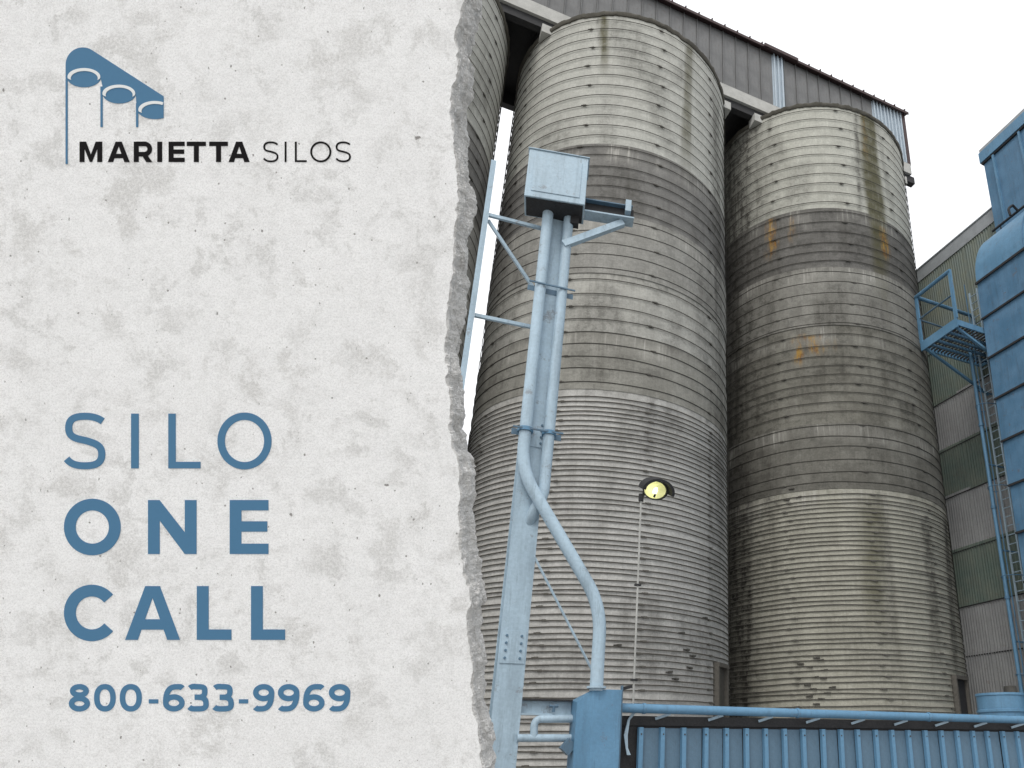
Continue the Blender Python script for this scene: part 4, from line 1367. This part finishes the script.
def glyph(ch, x0, x1, yb, yt, w, wh=None):
    """letter in the box x0..x1, yb..yt (wall metres), stem width w, bar width wh"""
    G = Glyph()
    wh = wh or w * 0.88
    W_, H_ = x1 - x0, yt - yb
    ov = 0.012 * H_
    def P(x, y): return (x0 + x, yb + y)
    if ch == 'I':
        G.poly([P(0, 0), P(W_, 0), P(W_, H_), P(0, H_)])
    elif ch == '-':
        G.poly([P(0, 0), P(W_, 0), P(W_, H_), P(0, H_)])
    elif ch == 'L':
        G.poly([P(0, 0), P(W_, 0), P(W_, wh), P(w, wh), P(w, H_), P(0, H_)])
    elif ch == 'E':
        mid = H_ * 0.51
        G.poly([P(0, 0), P(W_, 0), P(W_, wh), P(w, wh), P(w, mid - wh / 2), P(W_ * 0.97, mid - wh / 2), P(W_ * 0.97, mid + wh / 2), P(w, mid + wh / 2), P(w, H_ - wh), P(W_, H_ - wh), P(W_, H_), P(0, H_)])
    elif ch == 'T':
        c = W_ / 2
        G.poly([P(c - w / 2, 0), P(c + w / 2, 0), P(c + w / 2, H_ - wh), P(W_, H_ - wh), P(W_, H_), P(0, H_), P(0, H_ - wh), P(c - w / 2, H_ - wh)])
    elif ch == 'N':
        G.poly([P(0, 0), P(w, 0), P(w, H_ * 0.62), P(W_ - w * 1.0, 0), P(W_, 0), P(W_, H_), P(W_ - w, H_), P(W_ - w, H_ * 0.40), P(w * 0.98, H_), P(0, H_)])
    elif ch == 'M':
        c = W_ / 2
        G.poly([P(0, 0), P(w, 0), P(w, H_ * 0.66), P(c - w * 0.22, 0), P(c + w * 0.22, 0), P(W_ - w, H_ * 0.66), P(W_ - w, 0), P(W_, 0), P(W_, H_), P(W_ - w * 1.32, H_), P(c, H_ * 0.36), P(w * 1.32, H_), P(0, H_)])
    elif ch == 'A':
        c = W_ / 2
        tp = w * 0.62
        inner = H_ * 0.78
        wb = w * 1.08
        G.poly([P(0, 0), P(wb, 0), P(c, inner), P(W_ - wb, 0), P(W_, 0), P(c + tp, H_), P(c - tp, H_)])
        yb0 = H_ * 0.19
        e = 0.6 * wb + (c - 0.6 * wb) * yb0 / H_
        e2 = 0.6 * wb + (c - 0.6 * wb) * (yb0 + wh) / H_
        G.poly([P(e, yb0), P(W_ - e, yb0), P(W_ - e2, yb0 + wh), P(e2, yb0 + wh)])
    elif ch == 'O':
        G.strip(arc(x0 + W_ / 2, yb + H_ / 2, W_ / 2 - w / 2, H_ / 2 + ov - wh / 2, 0, 360, 72)[:-1], w, True)
    elif ch == '0':
        rx, ry = W_ / 2 - w / 2, H_ / 2 - wh / 2
        pts = []
        for i in range(64):
            a_ = 2 * math.pi * i / 64
            cc, ss = math.cos(a_), math.sin(a_)
            pts.append((x0 + W_ / 2 + rx * math.copysign(abs(cc) ** 0.88, cc), yb + H_ / 2 + ry * math.copysign(abs(ss) ** 0.88, ss)))
        G.strip(pts, w, True)
    elif ch == 'C':
        rx = W_ * 0.54
        G.strip(arc(x0 + rx, yb + H_ / 2, rx - w / 2, H_ / 2 + ov - wh / 2, 40, 320, 64), w)
    elif ch == 'S':
        l, r_, tp, bt = w / 2, W_ - w / 2, H_ + ov - wh / 2, wh / 2 - ov
        c = W_ / 2
        m_ = H_ * 0.515
        pts = bez((W_ * 0.93, H_ * 0.86), (W_ * 0.82, tp * 0.965), (W_ * 0.68, tp), (c, tp))
        pts += bez((c, tp), (W_ * 0.22, tp), (l, H_ * 0.90), (l, H_ * 0.735))[1:]
        pts += bez((l, H_ * 0.735), (l, H_ * 0.56), (W_ * 0.28, H_ * 0.545), (c, m_ - H_ * 0.005))[1:]
        pts += bez((c, m_ - H_ * 0.005), (W_ * 0.76, H_ * 0.455), (r_, H_ * 0.42), (r_, H_ * 0.26))[1:]
        pts += bez((r_, H_ * 0.26), (r_, H_ * 0.09), (W_ * 0.74, bt), (c, bt))[1:]
        pts += bez((c, bt), (W_ * 0.30, bt), (W_ * 0.15, H_ * 0.07), (W_ * 0.04, H_ * 0.175))[1:]
        pts = [P(*p) for p in pts]
        G.strip(pts, w * 0.95)
    elif ch == 'R':
        G.poly([P(0, 0), P(w, 0), P(w, H_), P(0, H_)])
        yt_, ym = H_ - wh / 2, H_ * 0.385
        rr = (yt_ - ym) / 2
        xr = W_ - w / 2 - rr
        G.strip([P(w * 0.5, yt_)] + [P(xr + rr * math.cos(a_), ym + rr + rr * math.sin(a_)) for a_ in [math.pi / 2 - math.pi * i / 20 for i in range(21)]] + [P(w * 0.5, ym)], w * 0.92)
        G.poly([P(W_ * 0.42, H_ * 0.36), P(W_ * 0.42 + w * 1.15, H_ * 0.36), P(W_, 0), P(W_ - w * 1.2, 0)])
    elif ch == '8':
        c = x0 + W_ / 2
        r1, r2 = H_ * 0.245, H_ * 0.285
        G.strip(arc(c, yb + H_ - r1, W_ * 0.45 - w / 2, r1 - wh / 2 + 0.0, 0, 360, 48)[:-1], w, True)
        G.strip(arc(c, yb + r2, W_ * 0.5 - w / 2, r2 - wh / 2, 0, 360, 48)[:-1], w, True)
    elif ch in '69':
        c = (W_ / 2, H_ * 0.31)
        ry = H_ * 0.31 - wh / 2
        rx = W_ / 2 - w / 2
        ring = arc(c[0], c[1], rx, ry, 0, 360, 52)[:-1]
        tail = bez((w / 2, H_ * 0.33), (w / 2, H_ * 0.80), (W_ * 0.36, H_ - wh / 2), (W_ * 0.60, H_ - wh / 2)) + bez((W_ * 0.60, H_ - wh / 2), (W_ * 0.74, H_ - wh / 2), (W_ * 0.82, H_ * 0.925), (W_ * 0.90, H_ * 0.85))[1:]
        f_ = (lambda p: P(*p)) if ch == '6' else (lambda p: P(W_ - p[0], H_ - p[1]))
        G.strip([f_(p) for p in ring], w, True)
        G.strip([f_(p) for p in tail], w)
    elif ch == '3':
        tp, bt, m_ = H_ - wh / 2, wh / 2, H_ * 0.52
        up = bez((W_ * 0.06, H_ * 0.86), (W_ * 0.18, H_ * 0.95), (W_ * 0.3, tp), (W_ * 0.46, tp)) + bez((W_ * 0.46, tp), (W_ * 0.74, tp), (W_ * 0.94 - w / 2, H_ * 0.88), (W_ * 0.94 - w / 2, H_ * 0.745))[1:] + bez((W_ * 0.94 - w / 2, H_ * 0.745), (W_ * 0.94 - w / 2, H_ * 0.59), (W_ * 0.72, m_), (W_ * 0.46, m_))[1:] + [(W_ * 0.30, m_)]
        lo = [(W_ * 0.30, m_), (W_ * 0.46, m_)] + bez((W_ * 0.46, m_), (W_ * 0.8, m_), (W_ - w / 2, H_ * 0.42), (W_ - w / 2, H_ * 0.27))[1:] + bez((W_ - w / 2, H_ * 0.27), (W_ - w / 2, H_ * 0.12), (W_ * 0.76, bt), (W_ * 0.46, bt))[1:] + bez((W_ * 0.46, bt), (W_ * 0.3, bt), (W_ * 0.14, H_ * 0.07), (W_ * 0.03, H_ * 0.16))[1:]
        G.strip([P(*p) for p in up], w)
        G.strip([P(*p) for p in lo], w)
    return G.b


PXM = DW / F


def line(text, spans, y0, y1, w, wh, mat, parent):
    for ch, sp_ in zip(text, spans):
        ya, yc = (y0, y1) if len(sp_) == 2 else (sp_[2], sp_[3])
        b = glyph(ch, wx(sp_[0]), wx(sp_[1]), wy(yc), wy(ya), w * PXM, wh * PXM)
        b.build('letter' if ch.isalpha() else ('hyphen' if ch == '-' else 'digit'), mat, parent)


l1 = wall_thing('sign_lettering', 'wide-set thin blue capitals reading SILO on the concrete wall', 'lettering')  # the concrete wall in these labels is the flat graphic panel
line('SILO', [(65.2, 105.7), (131.3, 139), (168.5, 200.7), (217.6, 271.7)], 413.6, 468.4, 7.4, 6.6, M['letter_blue'], l1)
l2 = wall_thing('sign_lettering', 'bold blue capitals reading ONE on the concrete wall', 'lettering')
line('ONE', [(64.2, 120.9), (148.2, 196.7), (229.9, 268.6)], 500, 554.0, 11.7, 10.4, M['letter_blue'], l2)
l3 = wall_thing('sign_lettering', 'bold blue capitals reading CALL on the concrete wall', 'lettering')
line('CALL', [(64.2, 115.7), (125.3, 180.2), (197, 231.6), (251.2, 285.2)], 586, 639.8, 11.8, 10.4, M['letter_blue'], l3)
l4 = wall_thing('sign_lettering', 'row of blue telephone digits at the bottom of the concrete wall', 'lettering')
line('800-633-9969', [(69.1, 90.1), (94.3, 115.9), (120, 142), (149, 158.4, 699.2, 703.4), (163.2, 184.8), (188.8, 208.9), (213.9, 234), (239, 248.3, 699.2, 703.4), (253.2, 274.4), (278.1, 299.5), (303.3, 324.7), (329, 350.5)], 684.2, 711.2, 5.4, 4.9, M['letter_blue'], l4)
l5 = wall_thing('sign_lettering', 'small black two-weight name lettering beside the blue silo emblem', 'lettering')
line('MARIETTA', [(79.8, 102.4), (108, 129.8), (134, 152.4), (157.5, 162.3), (168.8, 184.8), (187, 206), (209.4, 228), (228.8, 249.8)], 141.8, 162.1, 4.9, 4.3, M['letter_black'], l5)
line('SILOS', [(263.4, 278.6), (284.8, 286.6), (295, 306.8), (310.4, 331.4), (335.8, 351)], 141.8, 162.1, 1.85, 1.8, M['letter_black'], l5)

em = wall_thing('sign_emblem', 'blue emblem of three silo tops under a sloping roof on the concrete wall', 'emblem')


def ez(x, y):                                           # emblem drawing units (about a third of a pixel)
    return (wx(40 + x / 3.012), wy(20 + y / 3.012))


out = [(78, 178), (78, 134)] + arc(130, 135, 52, 52, 180, 298, 18)[1:] + [(373, 230), (373, 297)]
out += [(347 + 54 * math.cos(math.radians(a_)), 269 + 30 * math.sin(math.radians(a_))) for a_ in range(62, 181, 10)]
out += [(291, 250), (289, 224)] + [(239 + 50 * math.cos(math.radians(a_)), 222 + 30 * math.sin(math.radians(a_))) for a_ in range(8, 173, 10)]
out += [(189, 200), (184, 178)] + [(133 + 51 * math.cos(math.radians(a_)), 173 + 30 * math.sin(math.radians(a_))) for a_ in range(8, 173, 10)]
G = Glyph()
G.poly([ez(*p) for p in out])
G.b.build('roof_shape', M['letter_blue'], em)
for (x_a, x_b, ya, yb_) in ((78, 84, 179, 434), (183, 189.5, 201, 323), (290, 296.5, 251, 323)):
    G = Glyph()
    G.k = 2
    G.poly([ez(x_a, yb_), ez(x_b, yb_), ez(x_b, ya), ez(x_a, ya)])
    G.b.build('silo_line', M['letter_blue'], em)
for (cx_, cy_, last) in ((134, 172, False), (239, 222, False), (347, 271, True)):
    n_ = 40
    a_hi = 180 + 12
    a0_, a1_ = (-12, 192) if not last else (58, 192)
    o_pts, i_pts = [], []
    for k in range(n_ + 1):
        a_ = math.radians(a0_ + (a1_ - a0_) * k / n_)
        o_pts.append((cx_ + 49 * math.cos(a_), cy_ - 26 * math.sin(a_)))
        i_pts.append((cx_ + 1 + 41 * math.cos(a_), cy_ + 5 - 22.5 * math.sin(a_)))
    G = Glyph()
    G.k = 4
    h = G.h()
    bs = MB()
    for k in range(n_ + 1):
        a3, b3 = ez(*o_pts[k]), ez(*i_pts[k])
        bs.v += [(*a3, 0.0012), (*b3, 0.0012), (*b3, h + 0.001), (*a3, h + 0.001)]
    for k in range(n_):
        for q_ in range(4):
            e0, e1 = 4 * k + q_, 4 * k + (q_ + 1) % 4
            bs.f.append((e0, e1, e1 + 4, e0 + 4))
    bs.f += [(3, 2, 1, 0), tuple(4 * n_ + q_ for q_ in range(4))]
    bs.build('silo_mouth', M['letter_white'], em)
